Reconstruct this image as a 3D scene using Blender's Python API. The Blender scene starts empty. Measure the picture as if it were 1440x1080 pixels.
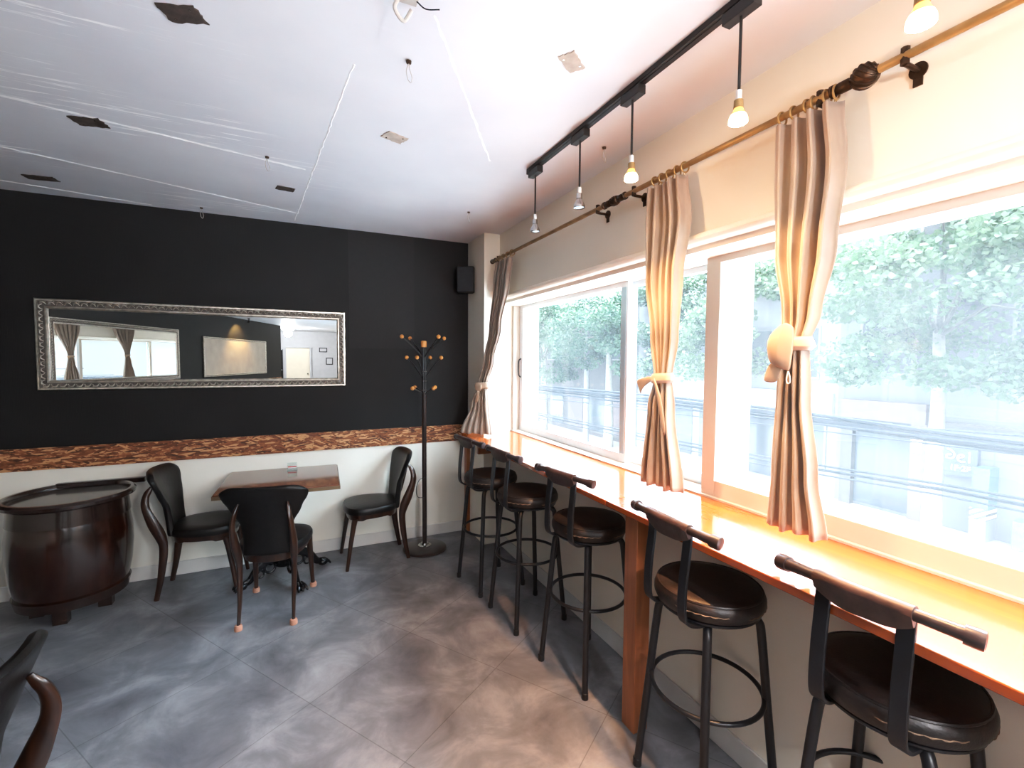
import bpy, bmesh, math, random
from mathutils import Vector, Matrix
random.seed(7)
PI = math.pi
C = bpy.context.scene.collection
H = 2.66          # ceiling height
BY = 4.067        # back wall
WX = 1.571        # window wall inner face

# ------------------------------------------------------------------ materials
def newmat(name):
    m = bpy.data.materials.new(name); m.use_nodes = True
    nt = m.node_tree
    return m, nt, nt.nodes['Principled BSDF']
def N(nt, kind, **kw):
    n = nt.nodes.new(kind)
    for k, v in kw.items(): setattr(n, k, v)
    return n
def coords(nt, scale=(1,1,1), rot=(0,0,0), loc=(0,0,0), kind='Object'):
    tc = N(nt, 'ShaderNodeTexCoord'); mp = N(nt, 'ShaderNodeMapping')
    mp.inputs['Scale'].default_value = scale; mp.inputs['Rotation'].default_value = rot; mp.inputs['Location'].default_value = loc
    nt.links.new(tc.outputs[kind], mp.inputs['Vector']); return mp.outputs[0]
def ramp(nt, fac, stops):
    r = N(nt, 'ShaderNodeValToRGB'); e = r.color_ramp.elements
    while len(e) < len(stops): e.new(0.5)
    for i, (p, c) in enumerate(stops):
        e[i].position = p; e[i].color = (*c, 1) if len(c) == 3 else c
    nt.links.new(fac, r.inputs[0]); return r.outputs[0]
def bump(nt, b, h, strength=0.2, dist=0.01):
    n = N(nt, 'ShaderNodeBump'); n.inputs['Strength'].default_value = strength; n.inputs['Distance'].default_value = dist
    nt.links.new(h, n.inputs['Height']); nt.links.new(n.outputs[0], b.inputs['Normal'])
def simple(name, col, rough=0.5, metal=0.0, var=0.12, scale=6.0, bmp=0.0, stretch=(1,1,1), spec=0.5, coat=0.0, sheen=0.0, kind='Object', rv=0.0):
    m, nt, b = newmat(name)
    v = coords(nt, stretch, kind=kind)
    n = N(nt, 'ShaderNodeTexNoise'); n.inputs['Scale'].default_value = scale; n.inputs['Detail'].default_value = 6
    nt.links.new(v, n.inputs['Vector'])
    lo = tuple(max(0, c*(1-var)) for c in col); hi = tuple(min(1, c*(1+var)) for c in col)
    c = ramp(nt, n.outputs['Fac'], [(0.3, lo), (0.7, hi)])
    nt.links.new(c, b.inputs['Base Color'])
    b.inputs['Roughness'].default_value = rough; b.inputs['Metallic'].default_value = metal
    b.inputs['Specular IOR Level'].default_value = spec; b.inputs['Coat Weight'].default_value = coat
    if sheen: b.inputs['Sheen Weight'].default_value = sheen
    if rv:
        rr = N(nt, 'ShaderNodeMapRange'); rr.inputs['To Min'].default_value = max(0, rough-rv); rr.inputs['To Max'].default_value = rough+rv
        nt.links.new(n.outputs['Fac'], rr.inputs['Value']); nt.links.new(rr.outputs[0], b.inputs['Roughness'])
    if bmp: bump(nt, b, n.outputs['Fac'], bmp)
    return m
def wood(name, dark, light, rough=0.35, stretch=(1,1,12), scale=3.0, coat=0.3, bmp=0.05, spec=0.5):
    m, nt, b = newmat(name)
    v = coords(nt, stretch)
    n = N(nt, 'ShaderNodeTexNoise'); n.inputs['Scale'].default_value = scale; n.inputs['Detail'].default_value = 8; n.inputs['Distortion'].default_value = 0.8
    nt.links.new(v, n.inputs['Vector'])
    c = ramp(nt, n.outputs['Fac'], [(0.3, dark), (0.55, tuple((a+b_)/2 for a, b_ in zip(dark, light))), (0.72, light)])
    nt.links.new(c, b.inputs['Base Color']); b.inputs['Roughness'].default_value = rough; b.inputs['Coat Weight'].default_value = coat
    b.inputs['Coat Roughness'].default_value = 0.08; b.inputs['Specular IOR Level'].default_value = spec
    bump(nt, b, n.outputs['Fac'], bmp)
    return m
def emis(name, col, s):
    m, nt, b = newmat(name); b.inputs['Base Color'].default_value = (*col, 1)
    b.inputs['Emission Color'].default_value = (*col, 1); b.inputs['Emission Strength'].default_value = s; return m

M = {}
def floor_mat():
    m, nt, b = newmat('slate_vinyl_tile')
    v = coords(nt, kind='Object')
    n1 = N(nt, 'ShaderNodeTexNoise'); n1.inputs['Scale'].default_value = 3.2; n1.inputs['Detail'].default_value = 9; n1.inputs['Roughness'].default_value = 0.62; n1.inputs['Distortion'].default_value = 0.5
    nt.links.new(v, n1.inputs['Vector'])
    c1 = ramp(nt, n1.outputs['Fac'], [(0.30, (0.105, 0.106, 0.116)), (0.50, (0.19, 0.192, 0.205)), (0.70, (0.34, 0.343, 0.36))])
    # square tiles on the diagonal
    ang = math.atan2(-0.83, 0.56)
    mp = N(nt, 'ShaderNodeMapping'); mp.vector_type = 'TEXTURE'
    mp.inputs['Rotation'].default_value = (0, 0, ang); mp.inputs['Location'].default_value = (0.904, 2.136, 0)
    nt.links.new(v, mp.inputs['Vector'])
    br = N(nt, 'ShaderNodeTexBrick'); br.offset = 0.0; br.inputs['Scale'].default_value = 1.0
    br.inputs['Brick Width'].default_value = 0.6; br.inputs['Row Height'].default_value = 0.657
    br.inputs['Mortar Size'].default_value = 0.0022; br.inputs['Mortar Smooth'].default_value = 0.2
    br.inputs['Color1'].default_value = (1,1,1,1); br.inputs['Color2'].default_value = (0.88,0.88,0.9,1); br.inputs['Mortar'].default_value = (0.55,0.55,0.55,1)
    nt.links.new(mp.outputs[0], br.inputs['Vector'])
    mx = N(nt, 'ShaderNodeMix', data_type='RGBA', blend_type='MULTIPLY'); mx.inputs[0].default_value = 0.85
    nt.links.new(c1, mx.inputs[6]); nt.links.new(br.outputs['Color'], mx.inputs[7])
    nt.links.new(mx.outputs[2], b.inputs['Base Color'])
    rr = N(nt, 'ShaderNodeMapRange'); rr.inputs['To Min'].default_value = 0.36; rr.inputs['To Max'].default_value = 0.58
    nt.links.new(n1.outputs['Fac'], rr.inputs['Value']); nt.links.new(rr.outputs[0], b.inputs['Roughness'])
    bump(nt, b, br.outputs['Fac'], 0.15, -0.002)
    return m
def ceiling_mat():
    m, nt, b = newmat('patched_white_ceiling_paint')
    v = coords(nt)
    n = N(nt, 'ShaderNodeTexNoise'); n.inputs['Scale'].default_value = 2.0; n.inputs['Detail'].default_value = 5; nt.links.new(v, n.inputs['Vector'])
    base = ramp(nt, n.outputs['Fac'], [(0.3, (0.64, 0.645, 0.675)), (0.7, (0.73, 0.735, 0.755))])
    # long trowel streaks running the length of the boards
    v2 = coords(nt, (2.2, 40, 1), rot=(0, 0, math.radians(12)))
    s = N(nt, 'ShaderNodeTexNoise'); s.inputs['Scale'].default_value = 1.0; s.inputs['Detail'].default_value = 6; s.inputs['Roughness'].default_value = 0.7
    nt.links.new(v2, s.inputs['Vector'])
    v3 = coords(nt, (0.9, 1.5, 1), loc=(0.4, 0.1, 0))
    g = N(nt, 'ShaderNodeTexNoise'); g.inputs['Scale'].default_value = 1.1; g.inputs['Detail'].default_value = 2; nt.links.new(v3, g.inputs['Vector'])
    a = ramp(nt, s.outputs['Fac'], [(0.56, (0,0,0)), (0.62, (1,1,1))]); k = ramp(nt, g.outputs['Fac'], [(0.50, (0,0,0)), (0.62, (1,1,1))])
    mu0 = N(nt, 'ShaderNodeMath', operation='MULTIPLY'); nt.links.new(a, mu0.inputs[0]); nt.links.new(k, mu0.inputs[1])
    sp_ = N(nt, 'ShaderNodeSeparateXYZ'); nt.links.new(v, sp_.inputs[0]); xr = N(nt, 'ShaderNodeMapRange'); xr.inputs['From Min'].default_value = 0.35; xr.inputs['From Max'].default_value = -0.25
    nt.links.new(sp_.outputs['X'], xr.inputs['Value'])
    mu = N(nt, 'ShaderNodeMath', operation='MULTIPLY'); nt.links.new(mu0.outputs[0], mu.inputs[0]); nt.links.new(xr.outputs[0], mu.inputs[1])
    mx = N(nt, 'ShaderNodeMix', data_type='RGBA'); nt.links.new(mu.outputs[0], mx.inputs[0]); nt.links.new(base, mx.inputs[6]); mx.inputs[7].default_value = (0.97, 0.97, 0.97, 1)
    nt.links.new(mx.outputs[2], b.inputs['Base Color']); b.inputs['Roughness'].default_value = 0.42
    bump(nt, b, s.outputs['Fac'], 0.10, 0.004)
    return m
def osb_mat():
    m, nt, b = newmat('oriented_strand_board')
    v = coords(nt, (1, 1, 1.0)); cols = []
    for k, (rot, off) in enumerate(((0.35, 0.0), (-0.42, 3.7), (0.05, 8.1))):
        m1 = N(nt, 'ShaderNodeMapping'); m1.inputs['Rotation'].default_value = (0, rot, 0); m1.inputs['Location'].default_value = (off, 0, off); nt.links.new(v, m1.inputs['Vector'])
        m2 = N(nt, 'ShaderNodeMapping'); m2.inputs['Scale'].default_value = (17, 17, 105); nt.links.new(m1.outputs[0], m2.inputs['Vector'])
        vo = N(nt, 'ShaderNodeTexVoronoi'); vo.inputs['Scale'].default_value = 1.0; vo.inputs['Randomness'].default_value = 1; nt.links.new(m2.outputs[0], vo.inputs['Vector'])
        sep = N(nt, 'ShaderNodeSeparateColor'); nt.links.new(vo.outputs['Color'], sep.inputs[0]); cols.append(sep)
    # strands of one direction lie over the others
    def over(base, top, key):
        g = N(nt, 'ShaderNodeMath', operation='GREATER_THAN'); g.inputs[1].default_value = 0.55; nt.links.new(key, g.inputs[0])
        mx = N(nt, 'ShaderNodeMix', data_type='FLOAT'); nt.links.new(g.outputs[0], mx.inputs[0]); nt.links.new(base, mx.inputs[2]); nt.links.new(top, mx.inputs[3]); return mx.outputs[0]
    f = over(cols[0].outputs[0], cols[1].outputs[0], cols[1].outputs[1]); f = over(f, cols[2].outputs[0], cols[2].outputs[1])
    n = N(nt, 'ShaderNodeTexNoise'); n.inputs['Scale'].default_value = 60; nt.links.new(v, n.inputs['Vector'])
    ad = N(nt, 'ShaderNodeMath', operation='MULTIPLY_ADD'); ad.inputs[1].default_value = 0.35; nt.links.new(n.outputs['Fac'], ad.inputs[0]); nt.links.new(f, ad.inputs[2])
    c = ramp(nt, ad.outputs[0], [(0.15, (0.060, 0.016, 0.006)), (0.55, (0.20, 0.060, 0.020)), (0.90, (0.36, 0.13, 0.048)), (1.0, (0.62, 0.33, 0.16))])
    nt.links.new(c, b.inputs['Base Color']); b.inputs['Roughness'].default_value = 0.45
    bump(nt, b, f, 0.3, 0.002)
    return m
def black_wall_mat():
    m, nt, b = newmat('black_textured_wallpaper')
    v = coords(nt)
    wv = N(nt, 'ShaderNodeTexWave'); wv.wave_type = 'BANDS'; wv.bands_direction = 'X'; wv.inputs['Scale'].default_value = 40; wv.inputs['Distortion'].default_value = 3
    nt.links.new(v, wv.inputs['Vector'])
    n = N(nt, 'ShaderNodeTexNoise'); n.inputs['Scale'].default_value = 2; nt.links.new(v, n.inputs['Vector'])
    base = ramp(nt, n.outputs['Fac'], [(0.3, (0.005, 0.0048, 0.005)), (0.7, (0.009, 0.0086, 0.0088))])
    nt.links.new(base, b.inputs['Base Color']); b.inputs['Roughness'].default_value = 0.62; b.inputs['Specular IOR Level'].default_value = 0.35
    bump(nt, b, wv.outputs['Fac'], 0.08, 0.002)
    return m
def glass_mat(name, veil, tint=(0.93, 0.98, 0.97)):
    m = bpy.data.materials.new(name); m.use_nodes = True; nt = m.node_tree; nt.nodes.clear()
    out = N(nt, 'ShaderNodeOutputMaterial'); tr = N(nt, 'ShaderNodeBsdfTransparent'); tr.inputs[0].default_value = (*tint, 1)
    tl = N(nt, 'ShaderNodeBsdfTranslucent'); tl.inputs[0].default_value = (0.93, 0.96, 1, 1)
    gl = N(nt, 'ShaderNodeBsdfGlossy'); gl.inputs['Roughness'].default_value = 0.02
    v = coords(nt, kind='Object'); n = N(nt, 'ShaderNodeTexNoise'); n.inputs['Scale'].default_value = 1.3; n.inputs['Detail'].default_value = 4; nt.links.new(v, n.inputs['Vector'])
    mr = N(nt, 'ShaderNodeMapRange'); mr.inputs['From Min'].default_value = 0.3; mr.inputs['From Max'].default_value = 0.7
    mr.inputs['To Min'].default_value = veil*0.75; mr.inputs['To Max'].default_value = veil*1.2; nt.links.new(n.outputs['Fac'], mr.inputs['Value'])
    a = N(nt, 'ShaderNodeMixShader'); nt.links.new(mr.outputs[0], a.inputs[0]); nt.links.new(tr.outputs[0], a.inputs[1]); nt.links.new(tl.outputs[0], a.inputs[2])
    lw = N(nt, 'ShaderNodeLayerWeight'); lw.inputs['Blend'].default_value = 0.5
    pw_ = N(nt, 'ShaderNodeMath', operation='POWER'); nt.links.new(lw.outputs['Facing'], pw_.inputs[0]); pw_.inputs[1].default_value = 5
    fr = N(nt, 'ShaderNodeMath', operation='MULTIPLY_ADD'); nt.links.new(pw_.outputs[0], fr.inputs[0]); fr.inputs[1].default_value = 0.3; fr.inputs[2].default_value = 0.03
    c = N(nt, 'ShaderNodeMixShader'); nt.links.new(fr.outputs[0], c.inputs[0]); nt.links.new(a.outputs[0], c.inputs[1]); nt.links.new(gl.outputs[0], c.inputs[2])
    nt.links.new(c.outputs[0], out.inputs[0]); return m
def cloth_mat(name, col, trans=0.35):
    m, nt, b = newmat(name)
    v = coords(nt, (1, 1, 1))
    n = N(nt, 'ShaderNodeTexNoise'); n.inputs['Scale'].default_value = 9; n.inputs['Detail'].default_value = 4; nt.links.new(v, n.inputs['Vector'])
    c = ramp(nt, n.outputs['Fac'], [(0.3, tuple(k*0.9 for k in col)), (0.7, tuple(min(1, k*1.08) for k in col))])
    nt.links.new(c, b.inputs['Base Color']); b.inputs['Roughness'].default_value = 0.48; b.inputs['Sheen Weight'].default_value = 0.4
    tl = N(nt, 'ShaderNodeBsdfTranslucent'); nt.links.new(c, tl.inputs[0])
    mx = N(nt, 'ShaderNodeMixShader'); mx.inputs[0].default_value = trans
    out = nt.nodes['Material Output']; nt.links.new(b.outputs[0], mx.inputs[1]); nt.links.new(tl.outputs[0], mx.inputs[2]); nt.links.new(mx.outputs[0], out.inputs[0])
    w = N(nt, 'ShaderNodeTexWave'); w.inputs['Scale'].default_value = 300; nt.links.new(v, w.inputs['Vector'])
    bump(nt, b, w.outputs['Fac'], 0.05, 0.001)
    return m
def worn_vinyl():
    m, nt, b = newmat('worn_brown_black_vinyl')
    v = coords(nt)
    n = N(nt, 'ShaderNodeTexNoise'); n.inputs['Scale'].default_value = 14; n.inputs['Detail'].default_value = 8; nt.links.new(v, n.inputs['Vector'])
    c = ramp(nt, n.outputs['Fac'], [(0.35, (0.010, 0.007, 0.006)), (0.62, (0.026, 0.017, 0.014)), (0.70, (0.045, 0.026, 0.018))])
    nt.links.new(c, b.inputs['Base Color']); b.inputs['Roughness'].default_value = 0.42
    vo = N(nt, 'ShaderNodeTexVoronoi'); vo.inputs['Scale'].default_value = 160; nt.links.new(v, vo.inputs['Vector'])
    bump(nt, b, vo.outputs['Distance'], 0.18, 0.002)
    return m
def barrel_mat():
    m, nt, b = newmat('dark_lacquered_staves')
    v = coords(nt, (1, 1, 0.08))
    n = N(nt, 'ShaderNodeTexNoise'); n.inputs['Scale'].default_value = 16; n.inputs['Detail'].default_value = 6; nt.links.new(v, n.inputs['Vector'])
    c = ramp(nt, n.outputs['Fac'], [(0.3, (0.006, 0.0018, 0.001)), (0.5, (0.020, 0.005, 0.002)), (0.72, (0.055, 0.013, 0.005))])
    nt.links.new(c, b.inputs['Base Color']); b.inputs['Roughness'].default_value = 0.22; b.inputs['Coat Weight'].default_value = 0.6; b.inputs['Coat Roughness'].default_value = 0.12
    bump(nt, b, n.outputs['Fac'], 0.25, 0.004)
    return m
def leaf_mat(name, a, b2):
    m, nt, b = newmat(name)
    v = coords(nt)
    n = N(nt, 'ShaderNodeTexNoise'); n.inputs['Scale'].default_value = 2.2; n.inputs['Detail'].default_value = 3; nt.links.new(v, n.inputs['Vector'])
    c = ramp(nt, n.outputs['Fac'], [(0.35, a), (0.65, b2)])
    nt.links.new(c, b.inputs['Base Color']); b.inputs['Roughness'].default_value = 0.5
    tl = N(nt, 'ShaderNodeBsdfTranslucent'); nt.links.new(c, tl.inputs[0])
    mx = N(nt, 'ShaderNodeMixShader'); mx.inputs[0].default_value = 0.4
    out = nt.nodes['Material Output']; nt.links.new(b.outputs[0], mx.inputs[1]); nt.links.new(tl.outputs[0], mx.inputs[2]); nt.links.new(mx.outputs[0], out.inputs[0])
    return m
def hazard_mat():
    m, nt, b = newmat('hazard_stripes')
    v = coords(nt, rot=(math.radians(35), 0, 0))
    w = N(nt, 'ShaderNodeTexWave'); w.bands_direction = 'Z'; w.inputs['Scale'].default_value = 2.6; nt.links.new(v, w.inputs['Vector'])
    c = ramp(nt, w.outputs['Fac'], [(0.48, (0.03, 0.03, 0.03)), (0.52, (0.75, 0.68, 0.12))])
    nt.links.new(c, b.inputs['Base Color']); return m
def grid_mat(name, col, line, bw, rh, ms=0.02):
    m, nt, b = newmat(name)
    tc = N(nt, 'ShaderNodeTexCoord'); sx = N(nt, 'ShaderNodeSeparateXYZ'); cx = N(nt, 'ShaderNodeCombineXYZ')
    nt.links.new(tc.outputs['Object'], sx.inputs[0]); nt.links.new(sx.outputs['Y'], cx.inputs['X']); nt.links.new(sx.outputs['Z'], cx.inputs['Y'])
    br = N(nt, 'ShaderNodeTexBrick'); br.offset = 0; br.inputs['Scale'].default_value = 1; br.inputs['Brick Width'].default_value = bw; br.inputs['Row Height'].default_value = rh
    br.inputs['Mortar Size'].default_value = ms; br.inputs['Color1'].default_value = (*col, 1); br.inputs['Color2'].default_value = (*[k*0.93 for k in col], 1); br.inputs['Mortar'].default_value = (*line, 1)
    nt.links.new(cx.outputs[0], br.inputs['Vector']); nt.links.new(br.outputs['Color'], b.inputs['Base Color']); b.inputs['Roughness'].default_value = 0.6
    return m

M['floor'] = floor_mat(); M['ceil'] = ceiling_mat(); M['osb'] = osb_mat(); M['black'] = black_wall_mat()
M['black2'] = simple('black_wallpaper_lighter_strip', (0.0105, 0.0100, 0.0102), 0.6, var=0.1, scale=30, spec=0.35)
M['plaster'] = simple('cream_wall_paint', (0.86, 0.83, 0.74), 0.5, var=0.05, scale=2.0, bmp=0.04)
M['wwall'] = simple('warm_white_wall_paint', (0.86, 0.79, 0.67), 0.5, var=0.04, scale=1.5, bmp=0.04)
M['base'] = simple('white_skirting', (0.72, 0.70, 0.66), 0.4, var=0.05)
M['frame'] = simple('cream_window_vinyl', (0.60, 0.51, 0.43), 0.35, var=0.03)
M['framew'] = simple('white_window_vinyl', (0.80, 0.83, 0.85), 0.35, var=0.03)
M['stile'] = simple('grey_blue_weather_strip', (0.42, 0.56, 0.62), 0.4, var=0.1)
M['glassL'] = glass_mat('lightly_hazed_glass', 0.022); M['glassR'] = glass_mat('hazed_glass', 0.032)  # white veil in the panes imitates bright haze over the street
M['counter'] = wood('varnished_orange_plywood', (0.34, 0.060, 0.007), (0.46, 0.100, 0.013), 0.15, (6, 0.5, 6), 3, 0.6, 0.015)
M['counteredge'] = wood('counter_leg_wood', (0.28, 0.085, 0.028), (0.44, 0.15, 0.05), 0.35, (6, 6, 0.5), 5, 0.3)
M['metal'] = simple('black_painted_steel', (0.011, 0.011, 0.013), 0.38, 0.0, 0.3, 20, 0.03)
M['vinyl'] = worn_vinyl(); M['leather'] = simple('scuffed_brown_leatherette', (0.055, 0.030, 0.024), 0.40, var=0.45, scale=25, bmp=0.25)
M['foam'] = simple('torn_vinyl_edge', (0.30, 0.20, 0.13), 0.8, var=0.4, scale=40, bmp=0.3)
M['handle'] = simple('dark_brown_grip', (0.038, 0.027, 0.027), 0.32, var=0.3, scale=18, bmp=0.08)
M['bvinyl'] = simple('black_upholstery', (0.007, 0.0065, 0.0065), 0.36, var=0.25, scale=40, bmp=0.08, spec=0.35)
M['dwood'] = wood('dark_bentwood', (0.012, 0.0045, 0.0025), (0.055, 0.018, 0.008), 0.28, (5, 5, 1), 6, 0.4)
M['felt'] = simple('pink_felt_foot_cover', (0.50, 0.26, 0.18), 0.9, var=0.15, scale=40, bmp=0.2)
M['ttop'] = wood('dark_red_table_laminate', (0.085, 0.022, 0.009), (0.19, 0.06, 0.025), 0.13, (1.5, 12, 1), 4, 0.6, 0.01)
M['tedge'] = simple('yellowish_table_edge', (0.16, 0.10, 0.05), 0.4, var=0.2)
M['iron'] = simple('glossy_black_cast_iron', (0.012, 0.012, 0.014), 0.22, 0.3, 0.3, 30, 0.15)
M['barrel'] = barrel_mat(); M['barreld'] = wood('barrel_dark_rim', (0.012, 0.006, 0.005), (0.04, 0.018, 0.012), 0.22, (3, 3, 8), 4, 0.5)
M['btop'] = simple('grey_glass_inset', (0.10, 0.085, 0.075), 0.12, var=0.2, scale=4)
M['silver'] = simple('tarnished_silver_frame', (0.52, 0.48, 0.42), 0.30, 0.85, 0.3, 30, 0.2)
M['silverd'] = simple('dark_silver_recess', (0.13, 0.115, 0.10), 0.45, 0.6, 0.4, 40, 0.3)
m, nt, b = newmat('mirror_glass'); b.inputs['Base Color'].default_value = (0.88, 0.89, 0.88, 1); b.inputs['Metallic'].default_value = 1; b.inputs['Roughness'].default_value = 0.0; M['mirror'] = m
M['rackwood'] = simple('orange_beech_ball', (0.62, 0.27, 0.07), 0.35, var=0.15, scale=20)
M['rackpole'] = simple('dark_brown_enamel', (0.022, 0.013, 0.011), 0.3, var=0.3, scale=10, coat=0.3)
M['brass'] = simple('antique_brass', (0.36, 0.24, 0.11), 0.38, 0.55, 0.3, 12, 0.05)
M['bronze'] = simple('dark_bronze', (0.055, 0.032, 0.018), 0.40, 0.7, 0.5, 30, 0.35)
M['curtain'] = cloth_mat('beige_satin', (0.40, 0.315, 0.25), 0.20); M['tie'] = cloth_mat('peach_satin', (0.58, 0.42, 0.30), 0.22)
M['plastic'] = simple('black_plastic', (0.014, 0.013, 0.013), 0.45, var=0.1); M['chrome'] = simple('chrome', (0.45, 0.44, 0.43), 0.15, 1.0, 0.03)
M['white'] = simple('white_plastic', (0.8, 0.79, 0.76), 0.4, var=0.03)
M['bulb'] = emis('glowing_lamp_lens', (1.0, 0.80, 0.55), 60); M['bulboff'] = simple('unlit_lamp_lens', (0.10, 0.10, 0.10), 0.1, 0.5, 0.3)
M['bulbrim'] = emis('hot_glass_rim', (1.0, 0.62, 0.30), 6)
M['bulbglow'] = emis('glowing_lamp_reflector', (1.0, 0.40, 0.10), 0.9)
M['board'] = simple('brown_backing_board', (0.055, 0.038, 0.030), 0.8, var=0.5, scale=25, bmp=0.3)
M['boardp'] = simple('pale_patch_board', (0.42, 0.35, 0.29), 0.7, var=0.2, scale=20, bmp=0.2)
M['seam'] = simple('white_filler', (0.96, 0.96, 0.96), 0.4, var=0.04, scale=20, bmp=0.3)
M['wire'] = simple('old_white_wire', (0.45, 0.42, 0.38), 0.5, var=0.2)
M['acryl'] = glass_mat('clear_acrylic', 0.12); M['red'] = simple('red_print', (0.55, 0.05, 0.04), 0.5); M['paper'] = simple('white_paper', (0.8, 0.8, 0.78), 0.6, var=0.02)
M['greyw'] = simple('grey_paint', (0.48, 0.48, 0.50), 0.5, var=0.04)
M['canvas'] = simple('pale_cream_print', (0.45, 0.38, 0.31), 0.5, var=0.12, scale=3)
M['door'] = simple('cream_door', (0.74, 0.66, 0.52), 0.4, var=0.03)
M['leaf1'] = leaf_mat('plane_leaves_light', (0.037, 0.075, 0.033), (0.083, 0.125, 0.064)); M['leaf2'] = leaf_mat('plane_leaves_deep', (0.014, 0.043, 0.025), (0.043, 0.081, 0.039))
M['bark'] = simple('pale_bark', (0.143, 0.137, 0.118), 0.8, var=0.3, scale=6, bmp=0.3)
M['signwhite'] = simple('white_signboard', (0.257, 0.257, 0.250), 0.6, var=0.02)
M['barkd'] = simple('branch_bark', (0.050, 0.048, 0.040), 0.8, var=0.3, scale=6)
M['asphalt'] = simple('pale_asphalt', (0.386, 0.394, 0.412), 0.8, var=0.1, scale=3); M['walk'] = grid_mat('pavement_slabs', (0.196, 0.194, 0.190), (0.142, 0.142, 0.142), 0.6, 0.6)
M['fac1'] = grid_mat('pale_panel_cladding', (0.070, 0.070, 0.076), (0.047, 0.049, 0.054), 1.2, 1.0); M['fac2'] = simple('white_render', (0.113, 0.114, 0.116), 0.7, var=0.06, scale=1.5)
M['fac3'] = simple('grey_brown_render', (0.035, 0.030, 0.029), 0.7, var=0.2, scale=1.5)
M['dglass'] = simple('dark_shop_glass', (0.024, 0.031, 0.038), 0.15, var=0.3, scale=1.0); M['wglass'] = simple('pale_window_glass', (0.050, 0.056, 0.062), 0.15, var=0.2, scale=0.7)
M['mauve'] = simple('mauve_fascia', (0.072, 0.048, 0.046), 0.6, var=0.1); M['signd'] = simple('slate_sign', (0.037, 0.043, 0.065), 0.5, var=0.05); M['signtext'] = simple('white_letters', (0.800, 0.800, 0.800), 0.5, var=0.01)
M['kyu'] = simple('grey_mauve_letters', (0.100, 0.085, 0.090), 0.5, var=0.01); M['teal'] = simple('teal_panel', (0.042, 0.084, 0.092), 0.5, var=0.1); M['hazard'] = hazard_mat()
M['cable'] = simple('grey_blue_cable', (0.012, 0.015, 0.02), 0.9, var=0.1, spec=0.1); M['blue'] = simple('blue_paint', (0.05, 0.16, 0.5), 0.5)

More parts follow.
